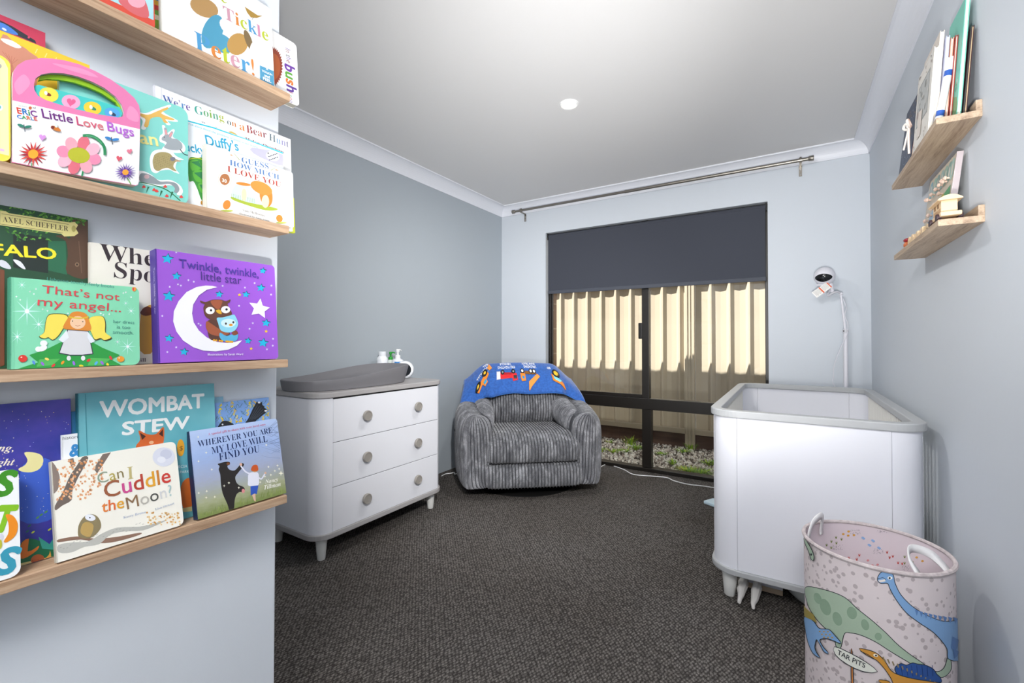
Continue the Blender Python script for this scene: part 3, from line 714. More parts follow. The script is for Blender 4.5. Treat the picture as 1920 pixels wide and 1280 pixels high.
b = MB(); b.zprism(rrect(KX0+.03, KY0+.03, KX1-.03, KY1-.03, .07, 8), .32, .42, mat('#e8e8ea', .8, key='mattress')); b.build('mattress', cot, bevel=.02, seg=3)
for lx, ly in ((2.207, -1.556), (2.772, -1.556), (2.207, -.335), (2.772, -.335)):
    b = MB(); b.lathe([(.019, 0), (.022, .004), (.027, .06), (.032, .124)], (lx, ly, 0), LEGM, 22); b.build('leg', cot)

# things under and beside the cot
def wrapped(p0, p1, r, label, seed):
    q = random.Random(seed); b = MB(); P0, P1 = Vector(p0), Vector(p1); n = 22; rr = []; pts = []
    for i in range(n+1):
        t = i/n; pts.append(P0.lerp(P1, t)+Vector((q.uniform(-.002, .002), 0, q.uniform(0, .002)))); rr.append(r*(.35+.65*smoothstep(0, .16, t))*q.uniform(.9, 1.1))
    b.tube(pts, rr, mat('#e4e1de', .22, key='wrap'), 9, smooth=False); o = b.build('wrapped_pole')
    return tag(o, label, 'pole', 'plastic-wrapped poles under the cot')
wrapped((2.252, -1.640, .020), (2.262, -1.05, .10), .019, 'white plastic-wrapped pole under the cot, next to its front leg', 1)
wrapped((2.300, -1.655, .020), (2.330, -1.05, .10), .018, 'white plastic-wrapped pole under the cot, further from its front leg', 2)
t = thing('wooden_board', 'white board with a raw wood edge lying under the cot', 'board', (0, 0, 0))
b = MB(); b.box((2.262, -1.452, .022), (2.40, -.80, .050), CT); b.build('painted_face', t, bevel=.001)
b = MB(); b.box((2.262, -1.452, 0), (2.40, -.80, .0215), mat('#c9b49a', .6, key='raw')); b.build('raw_edge', t)
b = MB(); b.lathe([(.0001, .0), (.165, 0), (.178, .012), (.182, .030), (.176, .075), (.168, .082), (.160, .078), (.15, .03), (.0001, .03)], (2.585, -1.345, 0), mat('#d9dbd8', .35, key='tub'), 48)
tag(b.build('plastic_tub'), 'white round shallow plastic tub under the cot behind the basket', 'tub')
p = on('z', .012, 1328, 938); b = MB(Matrix.Translation((p.x, p.y, 0)) @ Matrix.Rotation(radians(-28), 4, 'Z')); b.box((0, -.05, 0), (.17, .05, .022), mat('#cfe6f2', .4, key='packet')); tag(b.build('wipes_packet', bevel=.006), 'pale blue packet poking out from under the cot on the carpet', 'packet')

# ------------------------------------------------------------------ nursery camera on its floor stand
CWH = mat('#dcdbe2', .35, key='cam white'); st = thing('camera_stand', 'white pole stand holding a baby camera behind the cot', 'stand', (2.735, -.115, 0))
b = MB(); b.lathe([(.09, 0), (.092, .006), (.085, .014), (.02, .018), (.0001, .018)], (0, 0, 0), CWH, 32); b.build('base', st)
b = MB(); b.tube([(0, 0, .015), (0, 0, 1.155)], .0125, CWH, 14); b.lathe([(.0135, 1.135), (.015, 1.14), (.015, 1.16), (.012, 1.165)], (0, 0, 0), mat('#c9c9cf', .4, key='collar'), 16); b.build('pole', st)
b = MB()
for dx in (-.010, .010): b.ball((dx, -.011, 1.150), .0045, mat('#1c1c1e', .4, key='dot'), 8, 6)
b.build('collar_buttons', st)
topP = Vector((-.022, 0, 1.392)); b = MB(); b.tube([(0, 0, 1.155), (-.012, 0, 1.28), topP], [.0075, .007, .006], CWH, 12); b.ball(topP, .011, CWH, 12, 8); b.build('upper_pole', st)
b = MB(); b.tube(catmull([topP, topP+Vector((-.022, -.015, .012)), topP+Vector((-.052, -.02, .0)), topP+Vector((-.066, -.015, -.012)), topP+Vector((-.070, -.01, .006)), topP+Vector((-.062, -.004, .022)), topP+Vector((-.075, 0, .055))], 7), .0068, mat('#bdbcc2', .4, key='goose'), 10); b.build('gooseneck', st)
b = MB(); b.tube(catmull([(-.012, -.012, 1.36), (.004, -.014, 1.30), (-.004, -.014, 1.25), (.010, -.014, 1.20), (.006, -.018, 1.13), (-.028, -.02, 1.04), (-.062, -.02, .93), (-.066, -.02, .86), (-.07, -.02, .82), (-.05, -.02, .77), (-.02, -.02, .70), (.0, -.03, .4), (.02, -.03, .02)], 7), .0022, CWH, 6); b.build('cable', st)
cmo = thing('baby_camera', 'round white baby camera with a black face on the stand', 'camera', on('y', -.125, 1546, 518))
d_ = (CAM+Vector((-.5, 0, -.35))-cmo.location).normalized(); rot = d_.to_track_quat('Z', 'Y').to_matrix().to_4x4()
b = MB(); b.ball((0, 0, 0), .060, CWH, 32, 18); b.build('shell', cmo)
b = MB(rot)
def facept(r, a, R_=.0604):
    p = (.90*r*cos(a), .46*r*sin(a)-.06); return Vector((R_*sin(p[0]), R_*sin(p[1])*cos(p[0]), R_*cos(p[0])*cos(p[1])))
b.add([facept(0, 0)]+[facept(k/5, 2*pi*i/36) for k in range(1, 6) for i in range(36)], [(0, 1+i, 1+(i+1) % 36) for i in range(36)]+[(1+k*36+i, 37+k*36+i, 37+k*36+(i+1) % 36, 1+k*36+(i+1) % 36) for k in range(4) for i in range(36)], mat('#121316', .15, key='lens'), True)
b.ball((0, -.004, .0585), .010, mat('#2a2c30', .1, key='eye'), 14, 8); b.build('lens_face', cmo)
b = MB(); b.tube([(.030, .005, -.048), (.041, .007, -.105)], [.016, .011], CWH, 12); b.tube([(-.045, -.03, -.058), (.0, -.03, -.060)], .006, CWH, 8); b.build('mount', cmo)
tg = thing('warning_tag', 'white paper tag with orange bands hanging from the baby camera', 'tag', on('y', -.16, 1555, 533))
b = MB(Matrix.Rotation(radians(141), 4, 'Y') @ Matrix.Rotation(radians(90), 4, 'X'))
b.box((0, -.0225, -.0004), (.105, .0225, .0004), mat('#eceae6', .6, key='tagpaper'))
for a_, c_ in ((0, .006), (.050, .058)): b.box((a_, -.0225, .0004), (c_, .0225, .0008), mat('#d8541e', .5, key='tago'))
for k in range(16):
    xx = .010+k*.0056
    if not .047 < xx < .060: b.box((xx, -.019, .0004), (xx+.0014, .012+.006*((k*7) % 3)/2, .0007), mat('#8b8985', .6, key='tagtext'))
b.build('paper', tg)

# ------------------------------------------------------------------ laundry basket
BC = Vector((2.641, -1.977, 0)); BR_, BH = .176, .485
bs = thing('laundry_basket', 'round fabric basket printed with dinosaurs beside the cot', 'basket', BC)
FBM = mat('#d8cdce', .85, 0, .2, 'basketfabric'); t_ = NT(FBM)
mp_ = t_.coords((1, 1, .9)); vo = t_.n('TexVoronoi', {'Vector': mp_, 'Scale': 58, 'Randomness': .9}); nz = t_.n('TexNoise', {'Vector': mp_, 'Scale': 20, 'Detail': 2})
ad = t_.n('Math', {0: vo, 1: t_.n('Math', {0: nz, 1: .45}, operation='MULTIPLY')}, operation='ADD')
t_.to(t_.ramp(ad, 0, [(.52, '#b5a9ab'), (.545, '#d8cdce')]), 0, 'Base Color')
LIN = mat('#d9ccd2', .9, 0, .2, 'lining')
def bwob(a, z): return 1+.010*sin(2*a+.6)*(z/BH)+.006*sin(5*a+z*9)*sin(pi*z/BH)
b = MB()
b.grid(lambda u, v: (BR_*.985*bwob(2*pi*u, v*BH)*cos(2*pi*u), BR_*.985*bwob(2*pi*u, v*BH)*sin(2*pi*u), .004+v*(BH-.004)), 96, 20, FBM, cu=True)
def bpt(p, k):
    a, z = p; R_ = BR_*.985*bwob(a, z)+.0005+.00008*k; return Vector((R_*cos(a), R_*sin(a), z))
def bto(p):
    d = ray(*p); o = CAM-BC; A = d.x*d.x+d.y*d.y; B_ = o.x*d.x+o.y*d.y; R_ = BR_*.985; D = B_*B_-A*(o.x*o.x+o.y*o.y-R_*R_)
    t = (-B_-sqrt(max(D, 0)))/A; q = o+d*t; a = atan2(q.y, q.x)
    if a > pi/2: a -= 2*pi
    return (a, max(.003, min(BH-.008, q.z)))
D_ = Art(b, bpt, bto, edge=.06)
OUT = '#2b3138'; SG, SGD, BL, BLD, OC, NV = '#a5b9a3', '#8aa38c', '#7fa6d2', '#5d83ba', '#cf943f', '#2f5597'
def shape(pts, c, sm=5, ow=3.0):
    D_.poly(pts, OUT, smooth=sm)
    cx = sum(p[0] for p in pts)/len(pts); cy = sum(p[1] for p in pts)/len(pts); Q = []
    n = len(pts)
    for i, p in enumerate(pts):
        a = Vector(pts[i-1]); c_ = Vector(pts[(i+1) % n]); t = (c_-a); t = t.normalized() if t.length else Vector((1, 0)); s_ = AREA(pts); nn = Vector((-t.y, t.x))*(1 if s_ > 0 else -1); Q.append((p[0]+nn.x*ow*.45, p[1]+nn.y*ow*.45))
    D_.poly(Q, c, smooth=sm)
def AREA(p): return sum(p[i-1][0]*p[i][1]-p[i][0]*p[i-1][1] for i in range(len(p)))
Z = lambda L: [(1480+x*.2733, 930+y*.2733) for x, y in L]
shape(Z([(118, 622), (250, 640), (380, 690), (470, 770), (570, 850), (660, 930), (740, 1010), (820, 1075), (900, 1130), (1000, 1200), (1060, 1180), (1090, 1100), (1115, 1140), (1110, 1200), (1060, 1245), (990, 1235), (900, 1190), (800, 1130), (700, 1070), (590, 1000), (490, 955), (420, 940), (380, 945), (355, 1040), (320, 1030), (300, 960), (220, 880), (158, 800), (122, 720)]), SG)
for c, rx, ry in (((250, 760), 34, 60), ((330, 840), 30, 50), ((430, 800), 34, 44), ((520, 880), 26, 40), ((610, 960), 24, 26), ((200, 700), 24, 40)): D_.ell(Z([c])[0], rx*.27, ry*.27, SGD, rot=-20)
shape(Z([(610, 540), (640, 512), (685, 510), (715, 540), (730, 600), (765, 670), (830, 740), (900, 790), (980, 830), (1060, 855), (1130, 848), (1186, 825), (1196, 900), (1200, 1000), (1198, 1100), (1190, 1240), (1165, 1270), (1155, 1140), (1120, 1130), (1085, 1110), (1080, 1050), (1040, 990), (980, 930), (890, 870), (800, 800), (730, 710), (690, 640), (672, 600), (630, 600), (603, 578)]), BL)
D_.ell(Z([(690, 560)])[0], 4.6, 3.0, '#f2f2ee'); D_.ell(Z([(688, 561)])[0], 2, 2, OUT); D_.poly(Z([(608, 576), (655, 568), (660, 582), (622, 590)]), '#eee6dc'); D_.line(Z([(606, 566), (640, 556), (662, 570)]), 1.0, OUT)
for q in range(9): x_ = 860+q*32; y_ = 775+q*11-(q*q*.6); D_.poly(Z([(x_, y_), (x_+26, y_+10), (x_+14, y_+46)]), BLD)
D_.poly(Z([(1115, 960), (1160, 985), (1135, 1050), (1150, 1060), (1125, 1110), (1120, 1050), (1105, 1040)]), BLD); D_.poly(Z([(1150, 900), (1180, 890), (1172, 980), (1158, 985)]), BLD)
# ochre dinosaur with a blue sail, the small blue one and the signpost
shape(Z([(720, 1170), (760, 1140), (800, 1150), (840, 1135), (880, 1145), (920, 1150), (960, 1165), (990, 1185), (1010, 1215), (1035, 1240), (1038, 1275), (960, 1275), (860, 1255), (790, 1240), (735, 1215)]), NV)
for q in range(7): D_.line(Z([(760+q*36, 1155), (775+q*34, 1230)]), 1.2, '#1e3c78')
shape(Z([(480, 1040), (530, 1045), (580, 1060), (620, 1085), (660, 1130), (700, 1190), (760, 1220), (860, 1245), (960, 1262), (1040, 1278), (1020, 1300), (800, 1300), (720, 1290), (690, 1240), (650, 1180), (600, 1125), (560, 1105), (510, 1075)]), OC)
for q in range(12): D_.line(Z([(640+q*32, 1095+q*15.5), (655+q*30, 1128+q*13)]), 2.6, '#8b7c5c')
D_.ell(Z([(592, 1085)])[0], 4.4, 2.8, '#f2ead8', rot=15); D_.ell(Z([(594, 1086)])[0], 1.8, 1.8, OUT); D_.line(Z([(490, 1058), (540, 1080), (580, 1108)]), 1.0, OUT)
shape(Z([(615, 1250), (680, 1258), (690, 1290), (625, 1275)]), OC)
shape(Z([(425, 1065), (438, 1065), (446, 1290), (428, 1290)]), '#d98a4a', 3)
shape(Z([(318, 1025), (420, 1068), (530, 1130), (606, 1196), (510, 1200), (400, 1150), (322, 1085)]), '#e2e4da', 2)
D_.text('TAR PITS', Z([(338, 1078)])[0], Z([(520, 1172)])[0], OUT, bold=.01, rise=Z([(344, 1034)])[0])
shape(Z([(118, 830), (180, 850), (220, 900), (260, 905), (290, 912), (325, 950), (358, 990), (355, 1008), (300, 985), (260, 975), (228, 985), (250, 1030), (275, 1060), (280, 1080), (250, 1065), (225, 1020), (205, 985), (195, 1040), (215, 1085), (228, 1108), (195, 1095), (165, 1060), (138, 990), (124, 920)]), BL)
for q in range(9): D_.ell(Z([(225+q % 3*26+(q//3)*14, 925+(q//3)*20)])[0], 1.6, 1.2, '#c89a3c')
D_.poly(Z([(120, 750), (185, 810), (210, 870), (180, 850), (122, 826)]), '#9a8a4a')
shape(Z([(120, 285), (150, 320), (175, 365), (190, 410), (185, 442), (165, 430), (150, 380), (128, 330)]), SG); D_.ell(Z([(170, 400)])[0], 1.8, 2.2, OUT)
b.build('fabric_wall', bs, weld=False)
b = MB(); b.grid(lambda u, v: (BR_*.972*bwob(2*pi*u, v*BH)*cos(2*pi*u), BR_*.972*bwob(2*pi*u, v*BH)*sin(2*pi*u), .008+v*(BH-.012)), 96, 12, LIN, cu=True); b.lathe([(.0001, .008), (BR_*.97, .008)], (0, 0, 0), LIN, 48)
def lin_at(p, k): a, z = p; R_ = BR_*.972*bwob(a, z)-.0006-.00004*k; return Vector((R_*cos(a), R_*sin(a), z))
def lto(p):
    d = ray(*p); o = CAM-BC; A = d.x*d.x+d.y*d.y; B_ = o.x*d.x+o.y*d.y; R_ = BR_*.972; D = B_*B_-A*(o.x*o.x+o.y*o.y-R_*R_)
    t = (-B_+sqrt(max(D, 0)))/A; q = o+d*t; a = atan2(q.y, q.x); return (a if a > -pi/2 else a+2*pi, max(.01, min(BH-.01, q.z)))
I_ = Art(b, lin_at, lto, edge=.06)
def paw(x, y, c, kind):
    x, y = Z([(x, y)])[0]
    if kind: I_.ell((x, y), 2.6, 2.0, c, n=10)
    else:
        for a in (-35, 0, 35): I_.line([(x, y+2.4), (x+4.2*sin(radians(a)), y-3.2*cos(radians(a)))], 1.7, c, taper=True)
for x, y in ((405, 240), (368, 258), (402, 268), (442, 265), (872, 420), (912, 445)): paw(x, y, '#d39a3e', 1)
for x, y in ((318, 280), (286, 308), (355, 292), (252, 332), (320, 318), (284, 350), (792, 415), (845, 452), (792, 458)): paw(x, y, '#7c8648', 0)
for x, y in ((502, 282), (570, 300), (545, 330), (612, 350)): paw(x, y, '#8fb2de', 1); paw(x+8, y+6, '#8fb2de', 1)
for x, y in ((672, 382), (712, 410), (690, 418), (478, 400), (460, 428), (748, 455), (776, 460), (405, 418)): paw(x, y, '#c8483c', 0)
for x, y in ((538, 436), (606, 466), (570, 470)): paw(x, y, '#d88f92', 1)
q_ = random.Random(5)
for cx, cy in ((450, 240), (325, 345), (610, 372), (640, 230), (815, 490)):
    for _ in range(24): x, y = Z([(cx+q_.uniform(-34, 34), cy+q_.uniform(-16, 16))])[0]; I_.ell((x, y), .55, .45, '#4a4a55', n=6)
b.build('lining', bs, weld=False)
b = MB()
def rimw(u): a = 2*pi*u; r = BR_*.985*bwob(a, BH); return Vector((r*cos(a), r*sin(a), BH-.004))
P = [rimw(i/96) for i in range(97)]; b.tube(P, .0058, noisy('#cfc4c4', '#b2a7a8', 60, .85, key='rim'), 8); b.build('rim', bs)
def handle(a0, a1, lean, hgt):
    b = MB(); P0 = Vector((BR_*.925*cos(a0), BR_*.925*sin(a0), BH-.02)); P1 = Vector((BR_*.925*cos(a1), BR_*.925*sin(a1), BH-.02)); md = (P0+P1)/2; out = Vector((md.x, md.y, 0)).normalized()
    C_ = catmull([P0-Vector((0, 0, .02)), P0, P0.lerp(P1, .12)+out*lean*.6+Vector((0, 0, hgt*.75)), md+out*lean+Vector((0, 0, hgt)), P0.lerp(P1, .88)+out*lean*.6+Vector((0, 0, hgt*.75)), P1, P1-Vector((0, 0, .02))], 6)
    wd = .011; V = []; n = len(C_)
    for i, p in enumerate(C_):
        t = (C_[min(i+1, n-1)]-C_[max(i-1, 0)]).normalized(); s_ = t.cross(out).normalized()
        V += [p+s_*wd, p-s_*wd]
    b.add(V, [(2*i, 2*i+1, 2*i+3, 2*i+2) for i in range(n-1)], mat('#e6e5e6', .6, key='strap'), True); o = b.build('handle', bs); m_ = o.modifiers.new('s', 'SOLIDIFY'); m_.thickness = .003
handle(radians(140), radians(178), -.012, .055); handle(radians(-60), radians(-20), -.055, .048)
# ------------------------------------------------------------------ picture ledges on the right wall
OAK = wood('#b8977a', '#ccae90', '#927356', 'oak', 1)
OAKG = wood('#ab957e', '#bfaa92', '#8a7460', 'oak grey', 1)  # same oak toned greyer, the light on that wall put into the colour
def ledge(x_wall, sgn, y0, y1, zb, label, group, dep=.093, name='picture_ledge', wd=None):
    """an L-shaped board: flat shelf, upright strip along the wall, low front lip"""
    t = thing(name, label, 'shelf', (x_wall, (y0+y1)/2, zb), group=group); L = (y1-y0)/2; T = .0185
    b = MB(); b.box((min(0, sgn*dep), -L, 0), (max(0, sgn*dep), L, T), wd or OAK); b.build('shelf_board', t, bevel=.001)
    b = MB(); b.box((min(0, sgn*.013), -L, T), (max(0, sgn*.013), L, T+.028), wd or OAK); b.build('back_strip', t, bevel=.001)
    return t
ledge(W, -1, -1.992, -1.345, 1.699, 'upper oak picture ledge on the wall by the cot, holding books', 'oak picture ledges', wd=OAKG)
ledge(W, -1, -2.000, -1.375, 1.410, 'lower oak picture ledge by the cot, holding a train and a peg puzzle', 'oak picture ledges', wd=OAKG)
def slab(name, label, cat, y, w, h, t, x0, lean, zb, cover, pages='#e8e2d4', rz=0, deco=None, spine=True, group=None):
    """a book stood against the right wall: x0 = front face at its foot (distance from the wall), lean = how far its head goes back"""
    o = thing(name, label, cat, (W-x0, y, zb), group=group); a = atan2(lean, h)
    o.rotation_euler = (0, 0, 0)
    M_ = Matrix(((0, 0, -1), (-1, 0, 0), (0, 1, 0))).to_4x4()           # local x: towards the camera along the wall, y: up, z: into the room
    o.matrix_world = Matrix.Translation((W-x0, y, zb)) @ Matrix.Rotation(rz, 4, 'Z') @ Matrix.Rotation(a, 4, 'Y') @ M_
    m = mat(cover, .4, 0, .4, 'cover') if isinstance(cover, str) else cover
    b = MB(); b.box((0, 0, -.0018), (w, h, 0), m); b.box((0, 0, -t), (w, h, -t+.0018), m)
    if spine: b.box((-.0001, 0, -t), (.0018, h, 0), m)
    if deco: deco(Art(b, lambda p, k: Vector((p[0], p[1], .00003*k+.0002))), w, h)
    b.build('cover', o, weld=False)
    b = MB(); b.box((.003, .003, -t+.0018), (w-.0025, h-.003, -.0018), mat(pages, .8, key='pages')); b.build('pages', o); return o
ZU, ZL = 1.7175, 1.4285
def d_navy(A, w, h):
    q = random.Random(2)
    for r in (.055, .075): A.line([(w/2+r*cos(t), h/2+r*1.3*sin(t)) for t in [2*pi*i/30 for i in range(31)]], .0016, '#8a93a8')
    for _ in range(46): A.ell((q.uniform(.01, w-.01), q.uniform(.01, h-.01)), q.uniform(.001, .004), q.uniform(.001, .004), q.choice(('#7f8aa5', '#b98a5a', '#a9aeb8', '#c9a04a')), n=8)
    for k in range(7): A.line([(w*.3, h*.38+k*.012), (w*.7, h*.40+k*.012)], .0014, '#9aa3b5')
slab('book', 'navy book with silvery ornament, furthest from the camera on the upper ledge', 'book', -1.395, .205, .262, .018, .082, .030, ZU, '#26334d', deco=d_navy)
slab('book', 'maroon book behind the navy one on the upper ledge', 'book', -1.50, .175, .235, .014, .052, .018, ZU, '#6e3a44')
slab('book', 'orange book tied with a white ribbon bow on the upper ledge', 'book', -1.585, .16, .225, .013, .070, .022, ZU, '#d07a50')
rb = thing('ribbon_bow', 'white ribbon bow tied around the orange book', 'ribbon', (W-.078, -1.600, ZU+.135))
RB = mat('#e8e2da', .6, key='ribbon'); b = MB()
for s_ in (1, -1): b.tube(catmull([(0, 0, 0), (-.010, s_*.018, .016), (-.014, s_*.030, .006), (-.006, s_*.016, -.006), (0, 0, 0)], 5), .0045, RB, 8)
b.ball((-.005, 0, 0), .008, RB, 10, 8); b.build('bow', rb)
b = MB(); b.tube(catmull([(-.004, 0, 0), (-.008, -.012, -.05), (-.006, -.006, -.10)], 6), .0035, RB, 6); b.tube(catmull([(-.004, 0, 0), (-.010, .014, -.04), (-.016, .024, -.075)], 6), .003, RB, 6); b.build('tails', rb)
def d_photo(A, w, h):
    A.poly([(.02, .075), (w-.03, .075), (w-.03, h-.045), (.02, h-.045)], '#8e908e'); A.poly([(.025, .08), (w-.035, .08), (w-.035, h-.05), (.025, h-.05)], '#b3b5b3')
    q = random.Random(4)
    for _ in range(26): A.ell((q.uniform(.03, w-.04), q.uniform(.085, h-.06)), q.uniform(.002, .012), q.uniform(.003, .016), q.choice(('#9a9c9a', '#c6c4be', '#80827f', '#a7938c')), n=9)
    for _ in range(22): A.ell((q.uniform(.006, w-.006), q.choice((q.uniform(.006, .07), q.uniform(h-.042, h-.006)))), q.uniform(.001, .005), q.uniform(.001, .006), q.choice(('#5f5a58', '#a89a92', '#cfc8be')), n=7)
    A.poly([(.05, .03), (.10, .03), (.105, .11), (.055, .12)], '#d8cfc6')
slab('book', 'white photo album with a grey framed picture on the upper ledge', 'book', -1.695, .195, .255, .010, .091, .018, ZU, '#dcd8d0', deco=d_photo)
slab('book', 'tall cream book behind the photo album on the upper ledge', 'book', -1.70, .185, .300, .010, .080, .021, ZU, '#d9cfc4')
slab('book', 'pale lavender thin book edge-on behind the white tube', 'book', -1.775, .125, .272, .008, .068, .019, ZU, '#b9bede')
slab('book', 'salmon thin book behind the white tube', 'book', -1.788, .115, .262, .007, .0585, .0183, ZU, '#d59a86')
slab('book', 'red-brown thin book behind the white tube', 'book', -1.798, .112, .262, .006, .050, .0183, ZU, '#9c4038')
tb = thing('white_tube', 'white tube with two blue bands leaning on the upper ledge', 'tube', (W-.074, -1.913, ZU)); tb.rotation_euler = (radians(-5), radians(10), 0)
b = MB(); b.lathe([(.0001, 0), (.0095, 0), (.0095, .205), (.008, .208), (.0001, .208)], (0, 0, .002), mat('#e9ebee', .35, key='tube'), 20); b.build('barrel', tb)
for z in (.030, .150): b = MB(); b.lathe([(.0098, z), (.0098, z+.017)], (0, 0, .002), mat('#2a55a8', .4, key='band'), 20); b.build('band', tb)
def d_mint(A, w, h):
    A.poly([(.01, h*.45), (w*.5, h*.62), (w*.75, h*.40), (w*.4, h*.30)], '#b9c6c0', smooth=4); A.poly([(.02, .01), (w-.01, .01), (w-.01, h*.20), (.02, h*.26)], '#6f9a6a', smooth=3); A.poly([(w*.3, .05), (w*.6, .06), (w*.55, h*.28), (w*.35, h*.27)], '#cfd6d4', smooth=4)
    q = random.Random(9)
    for _ in range(18): A.ell((q.uniform(.01, w-.01), q.uniform(.01, h*.35)), .004, .008, q.choice(('#4f8a55', '#d9dedb', '#86b9a8')), n=7)
slab('book', 'tall mint green hardback leaning towards the camera end of the upper ledge', 'book', -1.80, .150, .345, .010, .043, .024, ZU, '#6fc0ad', deco=d_mint, spine=False)
slab('book', 'dark patterned book against the wall at the camera end of the upper ledge', 'book', -1.840, .125, .250, .006, .0305, .0185, ZU, '#3a2228', pages='#c9b590', spine=False)
# peg puzzle in plastic wrap
def d_peg(A, w, h):
    for x, c in ((.02, '#7fa6b2'), (.065, '#8fb3a6'), (.10, '#7d9c98'), (.15, '#98b2ac'), (.19, '#8aa79a'), (.23, '#7d9d96'), (.26, '#9db8b0')): A.poly([(x, h*.70), (x+.028, h*.70), (x+.03, h*.93), (x-.002, h*.93)], c, smooth=4); A.poly([(x+.008, h*.75), (x+.02, h*.75), (x+.02, h*.88), (x+.008, h*.88)], '#c9c2b4', smooth=3)
    A.poly([(w-.085, h*.34), (w-.022, h*.34), (w-.022, h*.60), (w-.085, h*.56)], '#4f9a66'); A.poly([(w-.115, h*.36), (w-.088, h*.36), (w-.088, h*.56), (w-.115, h*.56)], '#c2b23c')
    A.poly([(.05, h*.20), (w-.13, h*.24), (w-.13, h*.48), (.08, h*.42)], '#9db7cc', smooth=4); A.poly([(w-.09, .02), (w-.03, .02), (w-.03, h*.30), (w-.09, h*.26)], '#5da070'); A.poly([(.02, .03), (.10, .03), (.11, h*.18), (.02, h*.17)], '#93bcae', smooth=4)
pz = slab('peg_puzzle', 'wooden peg puzzle board in plastic wrap leaning on the lower ledge', 'puzzle', -1.56, .305, .225, .012, .046, .026, ZL, '#c3b8a6', pages='#b9a794', deco=d_peg)
PK = mat('#dcbfae', .5, key='peg')
for px_, py_ in ((.03, .155), (.05, .150), (.10, .155), (.15, .158), (.19, .160), (.215, .166), (.235, .158), (.255, .163), (.20, .130), (.06, .075), (.10, .085), (.13, .10), (.16, .105), (.03, .05)):
    b = MB(); b.lathe([(.003, 0), (.003, .006), (.0065, .008), (.007, .012), (.0001, .016)], (px_, py_, 0), PK, 12); b.build('peg', pz)
b = MB(); b.box((.303, -.0005, -.0135), (.307, .226, .0015), mat('#b9aeb0', .2, .3, key='foil')); b.build('wrap_edge', pz, bevel=.001)
# toy train and small toys on the lower ledge
PINE = mat('#e0c49e', .55, key='pine'); PIN2 = mat('#c79f74', .55, key='pine2'); WHL = mat('#3d2a30', .5, key='wheel')
tn = thing('toy_train_carriage', 'pale wooden toy train carriage with curved roof and dark wheels on the lower ledge', 'toy train', (W-.062, -1.925, ZL))
b = MB(); b.box((-.022, -.060, .012), (.022, .060, .024), PINE); b.build('chassis', tn, bevel=.002)
b = MB(); b.box((-.017, -.040, .024), (.017, .042, .062), PINE); b.box((-.0174, -.036, .026), (-.0168, .038, .040), PIN2); b.build('cabin', tn, bevel=.002)
for yy in (-.02, .012): b = MB(); b.box((-.0178, yy, .044), (-.0165, yy+.016, .056), mat('#8a6a48', .6, key='win')); b.build('window', tn)
b = MB(); b.prism([(x, .062+.011*(1-(x/.026)**2)) for x in [(-.026+.052*i/12) for i in range(13)]]+[(.026, .059), (-.026, .059)], lambda p, k: (p[0], -.052 if k == 0 else .054, p[1]), PINE); b.build('roof', tn)
for xx in (-.0225, .0225):
    for yy in (-.036, .036): b = MB(); b.lathe([(.0001, -.005), (.011, -.005), (.0115, 0), (.011, .005), (.0001, .005)], (xx, yy, .0115), WHL, 18, 'x'); b.build('wheel', tn)
def letter(y, kind, label):
    o = thing('wooden_toy_piece', label, 'toy', (W-.070, y, ZL)); b = MB()
    if kind == 0: b.prism([(.024*cos(t), .024*sin(t)+.004) for t in [pi*i/14 for i in range(15)]]+[(-.012*cos(-t), .011*sin(t)+.004) for t in [pi*i/10 for i in range(11)]], lambda p, k: ((-.010 if k == 0 else .010), p[0], p[1]), PINE)
    elif kind == 1: b.box((-.012, -.012, 0), (.012, .012, .030), PINE); b.box((-.010, .012, 0), (.010, .030, .018), PIN2)
    else: b.lathe([(.0001, -.010), (.018, -.010), (.018, .010), (.0001, .010)], (0, 0, .018), PINE, 22, 'x')
    b.build('piece', o, bevel=.0015)
letter(-1.812, 0, 'wooden arch-shaped toy piece in front of the peg puzzle, nearest the train'); letter(-1.755, 1, 'wooden block toy piece in front of the peg puzzle'); letter(-1.690, 1, 'small wooden stepped toy piece beyond the block on the lower ledge'); letter(-1.610, 2, 'round wooden disc toy piece on the lower ledge'); letter(-1.560, 2, 'round pale toy piece next to the red toy')
o = thing('toy_figure', 'small toy with a dark red cap and orange body on the lower ledge', 'toy', (W-.070, -1.505, ZL))
b = MB(); b.ball((0, 0, .016), .016, mat('#c06a3c', .5, key='toyo'), 16, 10); b.build('body', o); b = MB(); b.ball((0, 0, .034), .016, mat('#8c1f2a', .4, key='toyr'), 16, 10, (1, 1.3, .55)); b.build('cap', o)
o = thing('toy_bead', 'tiny grey toy bead near the far end of the lower ledge', 'toy', (W-.075, -1.44, ZL)); b = MB(); b.ball((0, 0, .007), .007, mat('#4a4a46', .5, key='bead'), 12, 8); b.build('bead', o)
